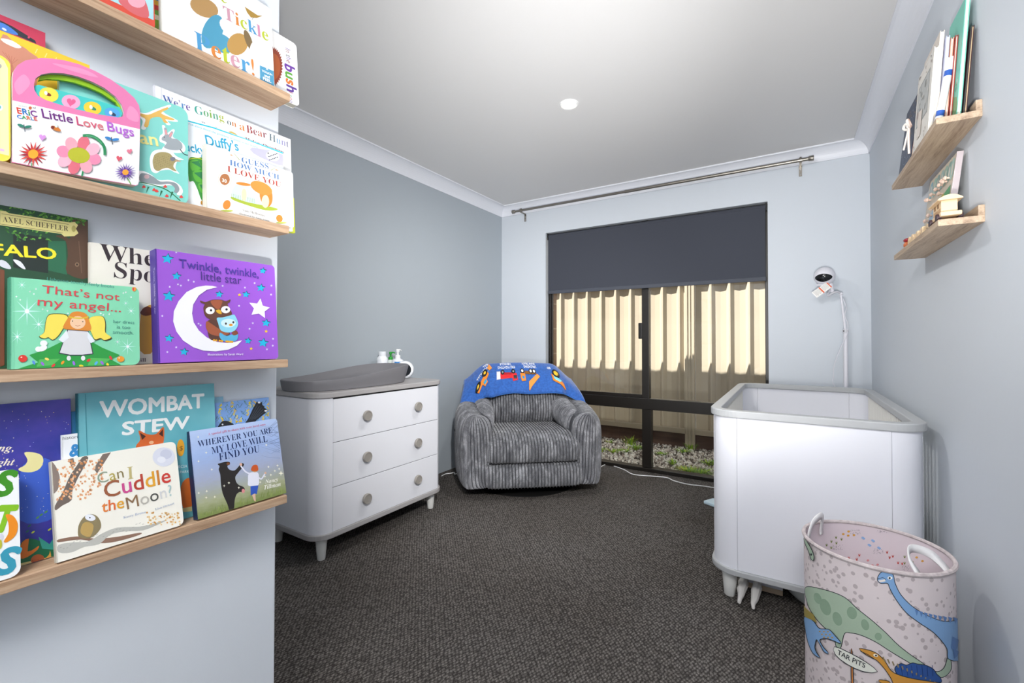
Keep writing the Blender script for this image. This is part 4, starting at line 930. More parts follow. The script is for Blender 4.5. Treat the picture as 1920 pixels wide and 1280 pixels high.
# ------------------------------------------------------------------ picture ledges and books on the near left wall
from mathutils.geometry import tessellate_polygon
LEDGES = ((1.6645, 'top oak picture ledge on the white wall of books'), (1.3450, 'second oak picture ledge from the top on the wall of books'),
          (1.0255, 'third oak picture ledge from the top on the wall of books'), (.7030, 'lowest oak picture ledge on the wall of books'))
for zb, lb in LEDGES: ledge(XB, 1, -3.78, -3.066, zb, lb, 'oak ledges on the wall of books', dep=.083, name='picture_ledge')
SH = [z+.0185 for z, _ in LEDGES]
def ink(c): return mat(c, .42, 0, .4, 'ink')
class Book:
    def __init__(s, label, xb, shelf, xl, xr, by, tr, lean=None, t=.012, cover='#ffffff', r=0, corners=(0, 1, 1, 0), hard=True, pages='#efebe2', spine=None, outline=None, hole=None, name='book', wire=None):
        z0 = SH[shelf]; yl = on('x', xb, *xl).y; yr = on('x', xb, *xr).y
        d = ray(*tr); T = CAM+d*((yr-CAM.y)/d.y); dx = xb-T.x if lean is None else lean
        if lean is not None: T = CAM+d*((xb-dx-CAM.x)/d.x)
        h = T.z-z0; s.W = yr-yl; s.H = sqrt(h*h+dx*dx); s.V = Vector((-dx, 0, h)).normalized(); s.U = Vector((0, 1, 0)); s.N = s.U.cross(s.V)
        s.O = Vector((xb, yl, z0+max(0, t*dx/s.H)))
        o = thing(name, label, 'book'); M_ = Matrix((s.U, s.V, s.N)).transposed().to_4x4(); M_.translation = s.O; o.matrix_world = M_; s.o = o; s.t = t
        m = ink(cover) if isinstance(cover, str) else cover
        sp = ink(spine) if isinstance(spine, str) else (spine or m)
        W_, H_ = s.W, s.H; b = s.b = MB()
        if outline:
            s.out = [s.uv(p) for p in outline]; hol = [s.uv(p) for p in hole] if hole else []
            polys = [[Vector((x, y, 0)) for x, y in s.out]]+([[Vector((x, y, 0)) for x, y in hol]] if hol else [])
            F3 = tessellate_polygon(polys); allp = s.out+hol
            for z_ in (0, -.002, -t+.002, -t): b.add([(x, y, z_) for x, y in allp], [tuple(f) for f in F3], m)
            for P in [s.out]+([hol] if hol else []):
                for za, zb_ in ((0, -.002), (-t+.002, -t)): b.prism(P, lambda p, k: (p[0], p[1], zb_ if k else za), m, caps=False)
            pg = MB(); F4 = F3
            for P in [s.out]+([hol] if hol else []): pg.prism(P, lambda p, k: (p[0], p[1], -t+.002 if k else -.002), ink(pages), caps=False)
            s.pg = pg
        else:
            P = rrect(0, 0, W_, H_, r, 6, corners) if r else [(0, 0), (W_, 0), (W_, H_), (0, H_)]
            for za, zb_ in ((0, -.0018), (-t+.0018, -t)): b.prism(P, lambda p, k: (p[0], p[1], zb_ if k else za), m)
            b.box((-.0012, 0, -t), (.0006, H_, -.0), sp)
            e = .003 if hard else .0006; Q = rrect(.0006, e, W_-e, H_-e, max(r-e, .001), 6, corners) if r else [(.0006, e), (W_-e, e), (W_-e, H_-e), (.0006, H_-e)]
            pg = MB(); pg.prism(Q, lambda p, k: (p[0], p[1], -.0018 if k else -t+.0018), ink(pages)); s.pg = pg
        s.A = Art(b, lambda p, k: Vector((p[0], p[1], .00012+.00002*k)), s.uv)
    def uv(s, p): q = onp(s.O, s.N, *p)-s.O; return (q.dot(s.U), q.dot(s.V))
    def clipuv(s, p): x, y = s.uv(p); return (max(.0004, min(s.W-.0004, x)), max(.0004, min(s.H-.0004, y)))
    def done(s): o = s.b.build('cover', s.o, weld=False); s.pg.build('pages', s.o, weld=False); return s
def zf(sc, ox, oy): return lambda L: [(ox+x/sc, oy+y/sc) for x, y in L] if isinstance(L, list) else (ox+L[0]/sc, oy+L[1]/sc)
z1, z2, z3, z4, z5, z6, z7 = zf(3.2, 0, 0), zf(3.37, 0, 80), zf(4, 240, 140), zf(3.657, 0, 370), zf(4.742, 250, 440), zf(2.909, 0, 700), zf(4, 300, 700)
def T(A, z, body, a, b_, col, tall=1.0, bold=.0): A.text(body, z(a), z(b_), col, tall, bold)

# ---- top ledge
B = Book('white picture book with colourful lettering at the end of the top ledge', 1.400, 0, (306, 61), (515, 160), None, (508, 18), lean=.019, t=.016, cover='#f3f2ee', r=.008); A = B.A; A.to = B.clipuv
for c, rx, ry, col, rt_ in (((1225, 45), 28, 17, '#b08a58', 25), ((1275, 190), 19, 33, '#4f97b4', 20), ((1330, 260), 24, 16, '#4f97b4', 35), ((1400, 175), 30, 15, '#e9e4de', 35), ((1425, 265), 19, 21, '#b88f50', 30), ((1490, 240), 6, 20, '#7d6848', -20), ((1525, 290), 8, 14, '#ece6dc', 10)): A.ell(z1(c), rx, ry, col, rt_)
A.poly(z1([(1468, 40), (1500, 62), (1545, 92), (1575, 95), (1540, 108), (1505, 105), (1482, 75)]), '#a8843c'); A.line(z1([(1520, 104), (1512, 118)]), .8, '#5a4a3a')
MC = ['#c795a4', '#d2813c', '#b5c136', '#4f95c4', '#c887a4', '#b5c136']
T(A, z1, serif('Tickle'), (1342, 108), (1612, 250), MC, 1.1); T(A, z1, serif('Peter!'), (1172, 292), (1528, 456), ['#4f95c4', '#d2813c', '#b5c136', '#c795a4', '#4f95c4', '#d2813c'], 1.15); T(A, z1, serif('e'), (1328, 10), (1362, 24), '#b5c136')
A.poly(z1([(1558, 392), (1644, 428), (1644, 520), (1560, 482)]), '#4f95b8')
for k, s_ in enumerate(('A', 'TOUCH', 'and', 'FEEL')):
    w_ = (6, 30, 16, 24)[k]; T(A, z1, s_, (1602-w_, 420+k*23-w_*.42), (1602+w_, 420+k*23+w_*.42), '#ffffff', 1.0, .03)
B.done()
B = Book('white board book with vertical lettering jutting past the end of the top ledge', 1.378, 0, (455, 180), (561, 212), None, (556, 85), lean=.014, t=.020, cover='#f4f3f1', r=.010, hard=False, pages='#b8b4a8'); A = B.A; A.to = B.clipuv
P = []
for i in range(40):
    a = -pi/2+pi*i/39; r_ = 1 if i % 2 else .88; P.append((1632+66*r_*cos(a), 400+122*r_*sin(a)))
A.poly(z1(P), '#8c3f2c'); A.ell(z1((1640, 400)), 13, 25, '#a8562f'); 
T(A, z1, 'In the', (1712, 285), (1720, 372), ['#6b4a9a', '#8a3a50', '#333a4a'], 1.15); T(A, z1, 'bush', (1708, 380), (1722, 540), ['#6b3a9a', '#5a9a3a', '#d0702c', '#5a3a8a'], 1.0, .03); T(A, z1, 'I see', (1732, 548), (1736, 625), ['#a03a4a', '#4a9a7a', '#b0404a', '#5a3a8a'], 1.1)
B.done()
B = Book('pale blue and pink board book with a red edge on the top ledge', 1.406, 0, (150, -20), (291, 44), None, (291, -60), lean=.012, t=.012, cover='#d2503f', r=.010, hard=False); A = B.A; A.to = B.clipuv
A.poly([(140, -70), (288, -60), (288, 38), (150, -26)], '#a9d6dc'); A.poly([(222, 2), (240, -10), (262, -12), (275, 8), (278, 33), (250, 26)], '#d0686c', smooth=4); A.ell((256, 2), 17, 12, '#e6a6b4', 20); B.done()
B = Book('multicoloured book peeping out between the pink book and the white one on the top ledge', 1.385, 0, (255, 20), (312, 60), None, (308, -40), lean=.012, t=.010, cover='#7c9c3a'); A = B.A; A.to = B.clipuv
for k, c in enumerate(('#2f6fae', '#c9a02a', '#b8322f', '#6aa03a', '#d8d2b8', '#7aa02f')): A.poly([(288, k*9-10), (312, k*9-1), (312, k*9+9), (288, k*9)], c)
B.done()

# ---- second ledge
B = Book('crimson book with a blue and black print at the back of the second ledge', 1.3705, 1, (-40, 290), (86, 320), None, (84, 62), lean=.016, t=.008, cover='#c4405a'); A = B.A; A.to = B.clipuv
A.poly([(0, 38), (24, 50), (44, 62), (66, 76), (68, 82), (30, 66), (0, 52)], '#34383f'); A.poly([(0, 42), (20, 52), (34, 66), (0, 56)], '#4a7fd0', smooth=3); A.ell((54, 70), 2.2, 2.2, '#d2506a'); A.ell((8, 55), 5, 2, '#dfe6f2', 30); B.done()
B = Book('large yellow book with a rosy brown swirl behind the pink handle book', 1.384, 1, (-60, 285), (172, 338), None, (168, 123), lean=.020, t=.007, cover='#edc63a'); A = B.A; A.to = B.clipuv
A.poly([(0, 75), (30, 82), (55, 97), (75, 130), (30, 260), (0, 250)], '#c98a72', smooth=4); A.poly([(2, 72), (22, 76), (40, 88), (30, 90), (8, 80)], '#f3efe4', smooth=3)
for k in range(6): A.line([(4+k*6, 96+k*3), (26-k*2, 130), (20-k*3, 180)], 1.0, '#b87560', sm=5)
for k in range(4): A.line([(66+k*18, 100+k*8), (70+k*18, 92+k*8)], 2, '#f6e08a')
A.poly([(0, 180), (22, 186), (22, 300), (0, 296)], '#4a86a8'); B.done()
B = Book('pale yellow board book at the frame edge of the second ledge', 1.4125, 1, (-60, 288), (20, 302), None, (11, 108), lean=.012, t=.010, cover='#f0da52', r=.012, hard=False); A = B.A; A.to = B.clipuv
A.poly([(0, 108), (8, 114), (15, 128), (17, 292), (0, 288)], '#f3e9ae'); A.ell((0, 124), 3, 4, '#a8a49a'); A.ell((0, 202), 5, 6, '#eef4f2'); A.ell((0, 201), 2, 3, '#5ab6b0'); A.poly([(0, 278), (8, 280), (8, 284), (0, 283)], '#dcb6d6'); B.done()
outer = z2([(75, 755), (80, 560), (80, 215), (86, 180), (110, 142), (160, 112), (260, 97), (330, 100), (410, 112), (500, 136), (600, 178), (700, 232), (790, 295), (850, 350), (878, 395), (886, 440), (884, 600), (878, 880), (872, 897), (858, 903), (620, 862), (350, 812)])
hole = z2([(214, 262), (226, 225), (262, 200), (320, 190), (400, 193), (490, 212), (580, 245), (660, 286), (730, 340), (770, 392), (784, 440), (776, 466), (745, 472), (620, 452), (480, 420), (380, 392), (290, 362), (240, 335), (218, 300)])
B = Book('white board book with a pink handle and drawn flowers on the second ledge', 1.414, 1, (22, 304), (262, 353), None, (262, 150), lean=.006, t=.014, outline=outer, hole=hole, cover='#e57fae', pages='#e8e6e0'); A = B.A
A.poly(z2([(79, 364), (884, 546), (877, 878), (871, 895), (857, 900), (620, 859), (350, 809), (77, 752)]), '#f7f5f4')
for pts in ([(90, 260), (150, 200), (190, 260), (120, 330)], [(330, 130), (520, 165), (620, 220), (460, 180)], [(820, 400), (870, 440), (870, 500), (800, 470)]): A.poly(z2(pts), '#ee96bd', smooth=4)
tl = z2([(222, 268), (250, 262), (330, 285), (480, 325), (640, 368), (760, 405), (778, 440), (770, 464), (745, 470), (620, 450), (480, 418), (380, 390), (290, 360), (242, 333), (222, 305)])
b_ = B.b; V_ = [B.uv(p) for p in tl]; b_.prism(V_, lambda p, k: (p[0], p[1], -.003 if k == 0 else -.011), ink('#46c4bd'))
A2 = Art(b_, lambda p, k: Vector((p[0], p[1], -.0028+.00002*k)), B.uv)
for c, rx, ry, col in (((312, 325), 62, 46, '#e8dc4e'), ((452, 370), 60, 44, '#f0a8c8'), ((588, 410), 57, 40, '#f2cc3e'), ((712, 440), 50, 32, '#56a6dc')): A2.ell(z2(c), rx/3.37, ry/3.37, col, 14)
A2.heart(z2((452, 372)), 9, '#e0608e', 12)
for c, col in (((305, 322), '#8a3a2a'), ((590, 412), '#3a8a6a'), ((715, 448), '#2f4460')): A2.ell(z2(c), 7, 3, col, 25); A2.ell(z2((c[0]-12, c[1]-8)), 3, 4, '#f1efe8', -20)
ov = V_  # inner coloured pages seen through the handle
V_ = [B.uv(p) for p in z2([(262, 204), (320, 194), (400, 197), (490, 216), (580, 249), (660, 290), (730, 344), (770, 396), (782, 440), (740, 372), (650, 312), (560, 272), (470, 242), (380, 226), (300, 222), (250, 232)])]; b_.prism(V_, lambda p, k: (p[0], p[1], -.006 if k == 0 else -.012), ink('#93c21f'))
T(A, z2, 'ERiC', (112, 446), (236, 470), ['#d8402f', '#2f72b8', '#2f8a4a', '#7a3a8a'], 1.15, .03); T(A, z2, 'CARLE', (111, 478), (236, 494), ['#2f72c8', '#3a9a5a', '#d8602f', '#2f72b8', '#d8402f'], 1.0, .03); A.ell(z2((190, 413)), 3, 3, '#c8663a'); T(A, z2, 'The World', (116, 400), (170, 410), '#555555'); T(A, z2, 'of', (208, 416), (228, 420), '#555555')
T(A, z2, 'Little', (270, 474), (462, 510), '#6f2f7c', 1.1, .012); T(A, z2, 'Love', (487, 520), (654, 554), ['#c84f74', '#d8707a', '#cf5a72', '#d8707a'], 1.1, .012); T(A, z2, 'Bugs', (680, 556), (846, 594), '#b766cf', 1.1, .012)
def daisy(c, n, r0, r1, wd, cols, mid, rm, stem=None):
    for k in range(n):
        a = 2*pi*k/n+.1; p0 = (c[0]+r0*cos(a), c[1]+r0*.9*sin(a)); p1 = (c[0]+r1*cos(a), c[1]+r1*.85*sin(a)); A.line(z2([p0, ((p0[0]+p1[0])/2, (p0[1]+p1[1])/2), p1]), wd, cols[k % len(cols)], taper=True)
    A.ell(z2(c), rm, rm*.9, mid)
A.line(z2([(200, 760), (198, 782)]), 1.6, '#3a9a5a'); daisy((208, 705), 17, 22, 92, 5.4, ('#c8322f', '#d8483a', '#a3263a'), '#f0a82e', 9.5)
A.line(z2([(800, 850), (826, 898)]), 1.6, '#5aa02f'); daisy((790, 820), 20, 14, 66, 3.2, ('#6a3fa0', '#8a66b8', '#5a3290'), '#eda23a', 6)
A.line(z2([(525, 800), (515, 845)]), 3.2, '#2f8f5a')
for k in range(8):
    a = 2*pi*k/8+.3; A.ell(z2((495+100*cos(a), 712+78*sin(a))), 13.5, 11, ('#eb8fae', '#f0a6b4', '#e0707f', '#f3b6c6')[k % 4], a*57.3)
A.ell(z2((495, 713)), 21, 14.5, '#b9b92f', 12)
A.line(z2([(520, 590), (570, 590), (620, 615), (655, 660), (660, 712)]), 5.5, '#2f8a58', sm=6); A.line(z2([(540, 588), (600, 602), (640, 640)]), 1.5, '#58a877', sm=6)
for c, r_, col, ro in (((265, 600), 7, '#d493d8', 12), ((816, 687), 5.5, '#e0788f', -10), ((750, 733), 6, '#d85a68', 12)): A.heart(z2(c), r_, col, ro)
for c, col in (((152, 532), '#2f7f6a'), ((704, 612), '#3a86c8')): A.ell(z2((c[0]-22, c[1]-6)), 7, 2.6, col, 18); A.ell(z2((c[0]+22, c[1]+2)), 7, 2.6, col, -8); A.line(z2([(c[0]-4, c[1]-14), (c[0]+4, c[1]+34)]), 1.6, '#44505a')
A.ell(z2((350, 545)), 10, 3.6, '#d07a2f', 25); A.ell(z2((330, 538)), 3.4, 3, '#7a2f22'); A.ell(z2((352, 524)), 3, 4.5, '#dfe8e0', -10)
B.done()
B = Book('mint board book with animal stickers beside the pink handle book', 1.398, 1, (112, 330), (353, 383), None, (350, 205), lean=.006, t=.011, cover='#86d3c8', r=.016, hard=False); A = B.A; A.to = B.clipuv
def stick(pts, col, sm=4, grow=3.0):
    cx = sum(p[0] for p in pts)/len(pts); cy = sum(p[1] for p in pts)/len(pts); A.poly(z3([(cx+(x-cx)*1.13+(9 if x > cx else -9), cy+(y-cy)*1.13+(9 if y > cy else -9)) for x, y in pts]), '#f6f8f6', smooth=sm); A.poly(z3(pts), col, smooth=sm)
stick([(92, 290), (150, 300), (215, 275), (290, 245), (300, 258), (250, 290), (345, 332), (330, 342), (280, 335), (300, 360), (270, 358), (240, 318), (170, 330), (150, 390), (120, 385), (130, 335), (92, 310)], '#e3b45e')
stick([(255, 470), (275, 450), (270, 400), (290, 405), (300, 450), (325, 425), (338, 435), (325, 475), (370, 485), (405, 520), (400, 560), (330, 565), (270, 545), (290, 510), (255, 490)], '#9fa6aa'); A.poly(z3([(275, 415), (288, 415), (296, 450), (280, 450)]), '#e39a9c'); A.poly(z3([(322, 432), (334, 438), (316, 472), (306, 462)]), '#e39a9c'); A.line(z3([(390, 560), (420, 595), (452, 605)]), 1.6, '#3a3f44', sm=4); A.ell(z3((272, 468)), 1, 1, '#222222')
stick([(185, 640), (205, 595), (255, 580), (310, 590), (345, 625), (395, 650), (355, 655), (340, 690), (365, 725), (330, 715), (300, 700), (260, 705), (230, 722), (205, 715), (190, 690)], '#a79868')
A.k += 1; A.fz = 1
for k in range(40): x_ = 200+(k*37) % 125; y_ = 600+(k*53) % 85; A.line(z3([(x_, y_), (x_-5, y_+8)]), .5, '#6f6444')
A.fz = 0
A.ell(z3((335, 632)), 5, 4, '#7a7a86'); A.line(z3([(355, 645), (394, 650)]), 1.4, '#d8a292')
stick([(90, 745), (140, 742), (190, 765), (240, 800), (300, 800), (360, 815), (385, 855), (372, 885), (345, 880), (350, 850), (310, 820), (235, 825), (160, 815), (90, 800)], '#8f989c'); A.ell(z3((140, 765)), 5, 4, '#c9a8ac'); A.line(z3([(85, 805), (200, 830), (300, 870), (392, 945)]), 1.6, '#2f7a4a', sm=5)
for x_, y_ in ((118, 840), (195, 862), (215, 872), (278, 838), (290, 908), (398, 915)): A.poly(z3([(x_-16, y_+4), (x_, y_-14), (x_+16, y_+4), (x_+8, y_+10), (x_-8, y_+10)]), '#d84a44')
for x_, y_ in ((150, 862), (250, 892), (330, 900)): A.poly(z3([(x_-4, y_-24), (x_+10, y_-20), (x_-16, y_+26)]), '#2f6a48')
T(A, z3, 'an', (92, 512), (226, 536), '#f2ec9a', 1.0, .02); A.line(z3([(40, 700), (60, 740)]), 1, '#2f7a4a'); B.done()
B = Book('wide white book with a rainbow-lettered title at the back of the second ledge', 1.374, 1, (293, 375), (549, 443), None, (548, 263), lean=.013, t=.007, cover='#f2f2f1', spine='#e4e3ea'); A = B.A; A.to = B.clipuv
def TS(z, s_, a, b_2, c, tall=1.05): T(A, z, serif(s_), a, b_2, c, tall, -.006)
TS(z3, 'We\u2019re', (262, 208), (468, 272), ['#4a63a8', '#6a6fae', '#7a62a4', '#5a8ac0', '#6a4f98'], 1.15); TS(z3, 'Going', (503, 290), (722, 352), ['#3f9a8a', '#5aa06a', '#7aa83a', '#4f9a7a', '#a4b03a'], 1.1); TS(z3, 'on', (744, 372), (814, 394), ['#5a6a6a', '#c87a3a'], 1.0); TS(z3, 'a', (838, 412), (878, 424), ['#d8823a'], 1.0); TS(z3, 'Bear', (890, 432), (1042, 478), ['#9a3f3f', '#8a3f4a', '#b0604a', '#7a2f3f'], 1.1); TS(z3, 'Hunt', (1058, 490), (1206, 546), ['#5a6a72', '#7aa0c0', '#8a86b0', '#6a6a86'], 1.1)
TS(z3, 'Michael', (380, 322), (522, 370), '#6a5a78', .9); TS(z3, 'Rosen', (552, 378), (672, 416), '#6a5a78', .95); TS(z3, 'Helen', (880, 496), (990, 534), '#7a3f50', .95); TS(z3, 'Oxenbury', (1012, 540), (1175, 596), '#7a3f50', .95)
A.poly(z3([(740, 440), (775, 425), (815, 450), (825, 470), (760, 465)]), '#d8c06a', smooth=3); A.line(z3([(250, 95), (250, 420)]), 1.2, '#d5d5dc'); B.done()
B = Book('white book with a bright cyan border and green patches on the second ledge', 1.3865, 1, (300, 372), (534, 437), None, (534, 287), lean=.010, t=.006, cover='#eff3f8'); A = B.A; A.to = B.clipuv
A.line(z3([(440, 345), (640, 398), (880, 480), (1172, 592)]), 2.4, '#2fbfd4'); A.line(z3([(1172, 590), (1170, 690)]), 2.6, '#2fbfd4')
A.poly(z3([(930, 545), (1165, 600), (1163, 682), (1060, 650), (940, 590)]), '#b9b6e4', smooth=2); A.ell(z3((1085, 610)), 13, 9, '#e4e6ea', 20)
A.k += 1; A.fz = 1
for k in range(14): A.ell(z3((1050+(k*29) % 75, 588+(k*17) % 55)), 1.4, 1.0, '#3a3f4a')
A.fz = 0
T(A, z3, 'A true story about the problems of plastic in our oceans', (420, 362), (972, 552), '#3fb4cc', 1.1); T(A, z3, 'Duffy\u2019s', (590, 528), (832, 572), '#2f9fc4', 1.25, .015); T(A, z3, 'Lucky', (390, 560), (578, 600), '#2f9fc4', 1.25, .015)
A.poly(z3([(455, 632), (520, 625), (575, 645), (578, 900), (570, 960), (545, 930), (520, 860), (490, 800), (455, 790)]), '#3a8a3a', smooth=4)
for pts in ([(465, 650), (520, 640), (550, 700), (480, 720)], [(485, 730), (560, 720), (572, 800), (510, 800)], [(525, 820), (572, 815), (572, 890), (545, 880)]): A.poly(z3(pts), '#5aa83f', smooth=3); A.poly(z3([(x+8, y+6) for x, y in pts[:3]]), '#2f7a4a')
A.line(z3([(455, 634), (520, 626), (578, 646)]), 1.2, '#c8c83a', sm=4); A.ell(z3((555, 960)), 3, 4, '#b8842f'); B.done()
B = Book('small square white board book with blue and red title ending the second ledge', 1.406, 1, (388, 388), (551, 430), None, (551, 325), lean=.006, t=.016, cover='#f5f3ee', r=.006, hard=False, spine='#e2ddd0'); A = B.A; A.to = B.clipuv
A.poly(z3([(780, 870), (840, 800), (940, 790), (1060, 850), (1110, 960), (1080, 1010), (900, 970), (800, 940)]), '#cfe3ea', smooth=4); A.poly(z3([(775, 915), (860, 945), (940, 965), (1110, 1000), (1100, 1018), (1000, 1010), (800, 945)]), '#a9b93f', smooth=4)
A.k += 1; A.fz = 1
for k in range(14): A.line(z3([(780+k*13, 925+k*3), (776+k*13, 890+k*3)]), .6, '#7aa84a')
A.fz = 0
for c, rx, ry, col, ro in (((1035, 905), 12, 22, '#d8893a', -10), ((1000, 850), 22, 11, '#dd9444', 25), ((865, 820), 14, 3, '#d8893a', 8), ((1030, 950), 7, 12, '#f0d9b8', 0), ((870, 900), 5, 12, '#e9d2b0', 0), ((740, 975), 7, 9, '#d8893a', 20), ((1135, 1078), 6, 7, '#d8893a', -20)): A.ell(z3(c), rx, ry, col, ro)
A.ell(z3((740, 1020)), 12, 2, '#b9c45a'); A.ell(z3((1150, 1110)), 10, 1.6, '#b9c45a')
A.ell(z3((725, 785)), 9.4, 10.6, '#b5764a'); A.line(z3([(725+50*cos(t), 785+56*sin(t)) for t in [2*pi*i/24 for i in range(25)]]), .7, '#d9c3a8'); T(A, z3, '30', (705, 802), (738, 812), '#f6efe2', 1.1, .03)
TS(z3, 'GUESS', (853, 658), (1054, 708), '#4a78b4', .95); TS(z3, 'HOW MUCH', (762, 676), (1134, 788), '#4a78b4', .9); TS(z3, 'I LOVE YOU', (744, 724), (1146, 846), '#b4483c', .9)
TS(z3, 'Sam McBratney', (860, 1022), (1030, 1066), '#6a6058', 1.0); TS(z3, 'illustrated by Anita Jeram', (832, 1044), (1058, 1102), '#8a847c', 1.0)
A.line(z3([(768, 600), (790, 612)]), 2, '#c88a3a', taper=True); A.line(z3([(790, 580), (836, 640)]), 1, '#8a9a3a'); A.line(z3([(1070, 718), (1110, 690)]), 1, '#8a9a3a'); A.line(z3([(1106, 712), (1132, 722)]), 2, '#c88a3a', taper=True)
B.done()
B = Book('lime green book showing below the white ones at the end of the second ledge', 1.362, 1, (470, 415), (553.5, 443), None, (552.5, 372), lean=.006, t=.008, cover='#c9d23a'); B.done()

# ---- third ledge
B = Book('dark green forest picture book with yellow lettering on the third ledge', 1.366, 2, (-70, 694), (168, 688), None, (166, 413), lean=.020, t=.010, cover='#2c5138'); A = B.A; A.to = B.clipuv
A.poly(z4([(90, 240), (330, 280), (330, 520), (90, 480)]), '#26302c'); A.poly(z4([(330, 300), (450, 300), (460, 530), (330, 500)]), '#2f6a4c')
A.poly(z4([(500, 150), (600, 165), (606, 330), (612, 550), (460, 520), (465, 400), (450, 300), (380, 265), (440, 260), (480, 280)]), '#5a4232', smooth=3); A.line(z4([(540, 300), (560, 520)]), 2, '#6e5442'); A.ell(z4((528, 460)), 4, 4, '#8a7058'); A.ell(z4((528, 460)), 2, 2, '#3a2a20')
q_ = random.Random(8)
A.k += 1; A.fz = 1
for _ in range(120):
    x_, y_ = (q_.uniform(0, 590), q_.uniform(0, 1)); y_ = 45+x_*.16+y_*52 if x_ > 120 or q_.random() < .7 else 200+y_*60
    A.ell(z4((x_, y_)), q_.uniform(2, 4.4), q_.uniform(1, 2), q_.choice(('#3f7a2f', '#5a9a3a', '#2f5a2a', '#6fae44')), q_.uniform(-60, 60), n=8)
A.fz = 0
A.k += 1; A.fz = 1
for _ in range(40): A.ell(z4((q_.uniform(90, 380), q_.uniform(205, 300))), q_.uniform(2, 4), q_.uniform(1, 2), q_.choice(('#4f8a3a', '#6fae44', '#2f6a3a')), q_.uniform(-60, 60), n=8)
A.fz = 0
A.poly(z4([(0, 90), (40, 95), (60, 108), (480, 172), (510, 168), (535, 190), (520, 215), (538, 245), (510, 265), (440, 268), (420, 250), (0, 190)]), '#f0e296'); A.line(z4([(10, 112), (470, 185)]), .8, '#7a6a3a'); A.line(z4([(0, 182), (430, 244)]), .8, '#7a6a3a'); A.ell(z4((505, 215)), 4, 6, '#c8b86a')
T(A, z4, serif('AXEL SCHEFFLER'), (18, 166), (468, 232), '#5a4a30', 1.5, -.01); T(A, z4, 'FALO', (-50, 392), (386, 424), '#f2e233', .85, .025)
A.poly(z4([(0, 430), (40, 440), (75, 480), (60, 492), (0, 470)]), '#d8d8e0', smooth=3); A.poly(z4([(90, 425), (140, 440), (175, 490), (150, 486), (110, 455)]), '#e6e6ee', smooth=3); A.poly(z4([(0, 490), (30, 500), (30, 1150), (0, 1160)]), '#7a4a34'); B.done()
B = Book('cream book with black serif title half hidden by the purple book', 1.374, 2, (170, 687), (345, 681), None, (340, 478), lean=.012, t=.008, cover='#ece7da'); A = B.A; A.to = B.clipuv
TS(z4, 'Where', (684, 430), (1215, 490), '#3a3034', 1.05); TS(z4, 'Spot', (780, 548), (1120, 594), '#3a3034', 1.1); TS(z4, 'Hill', (925, 1128), (1000, 1126), '#3a3034', 1.0)
A.poly(z4([(965, 800), (1000, 750), (1060, 760), (1060, 1040), (960, 1050)]), '#cf9a4a', smooth=3); A.poly(z4([(960, 790), (1010, 745), (1060, 790), (1000, 812)]), '#6a3a2a', smooth=3); B.done()
B = Book('mint green board book with a drawn angel on the third ledge', 1.413, 2, (20, 694), (262, 686), None, (266, 540), lean=.008, t=.016, cover='#86d6ae', r=.010, hard=False, spine='#4a9a7a'); A = B.A; A.to = B.clipuv
A.poly(z4([(20, 470), (95, 480), (100, 1180), (20, 1180)]), '#79c9a2')
for c, r_ in (((185, 780), 28), ((265, 870), 14), ((118, 955), 14), ((150, 600), 10), ((875, 1022), 16), ((898, 778), 10), ((805, 990), 8), ((862, 725), 7)):
    A.star(z4(c), r_, '#c6f0e6', 8, .14, sy=1); A.ell(z4(c), r_*.14, r_*.14, '#ffffff')
for c in ((220, 552), (246, 628), (205, 646), (232, 662), (112, 680), (138, 702), (293, 766), (325, 778), (845, 656), (862, 650), (898, 684), (690, 795), (708, 805), (748, 800), (465, 795)): A.star(z4(c), 2.4, '#ffffff', 4, .35)
T(A, z4, 'Usborne touchy-feely books', (320, 568), (782, 622), '#4f9a8c', 1.0); T(A, z4, 'That\u2019s not', (285, 655), (818, 708), '#d8464e', .80, .0); T(A, z4, 'my angel...', (255, 740), (828, 786), '#d8464e', .80)
T(A, z4, 'her dress', (776, 860), (920, 868), '#4a8a80'); T(A, z4, 'is too', (800, 898), (892, 902), '#4a8a80'); T(A, z4, 'smooth.', (772, 934), (914, 940), '#4a8a80')
A.ell(z4((918, 628)), 4, 4.4, '#e8a03a'); A.poly(z4([(906, 628), (918, 612), (918, 646)]), '#d83a5a')
A.poly(z4([(120, 1180), (260, 1130), (200, 1080), (320, 1040), (420, 990), (620, 985), (700, 1030), (820, 1080), (760, 1110), (830, 1160), (800, 1172)]), '#2f9a44'); A.poly(z4([(270, 1110), (410, 1105), (360, 1150), (250, 1160)]), '#58b85a'); A.poly(z4([(620, 1100), (760, 1105), (700, 1150), (600, 1150)]), '#58b85a')
for pts in ([(310, 860), (330, 805), (390, 795), (460, 805), (470, 850), (440, 890), (400, 950), (360, 980), (330, 962), (300, 970), (265, 955), (300, 925)], [(610, 830), (660, 812), (710, 820), (725, 870), (725, 930), (768, 965), (720, 985), (690, 970), (650, 980), (620, 920), (595, 890)]): A.poly(z4(pts), '#4a3a20', smooth=3); cx_ = sum(p[0] for p in pts)/12; cy_ = sum(p[1] for p in pts)/12; A.poly(z4([(cx_+(x-cx_)*.95, cy_+(y-cy_)*.95) for x, y in pts]), '#f2dc5a', smooth=3)
A.poly(z4([(455, 905), (430, 890), (462, 830), (490, 790), (540, 782), (590, 800), (612, 850), (625, 905), (580, 915), (480, 908)]), '#dd8a34', smooth=3); A.ell(z4((532, 858)), 14.5, 12, '#f2c9a4'); A.line(z4([(466, 815), (500, 825), (560, 828), (608, 818)]), 2.4, '#d8b92f', sm=4)
for c in ((496, 848), (566, 852)): A.ell(z4(c), 1.0, 1.2, '#222222')
A.line(z4([(515, 878), (532, 882), (550, 876)]), .8, '#b0503a', sm=4)
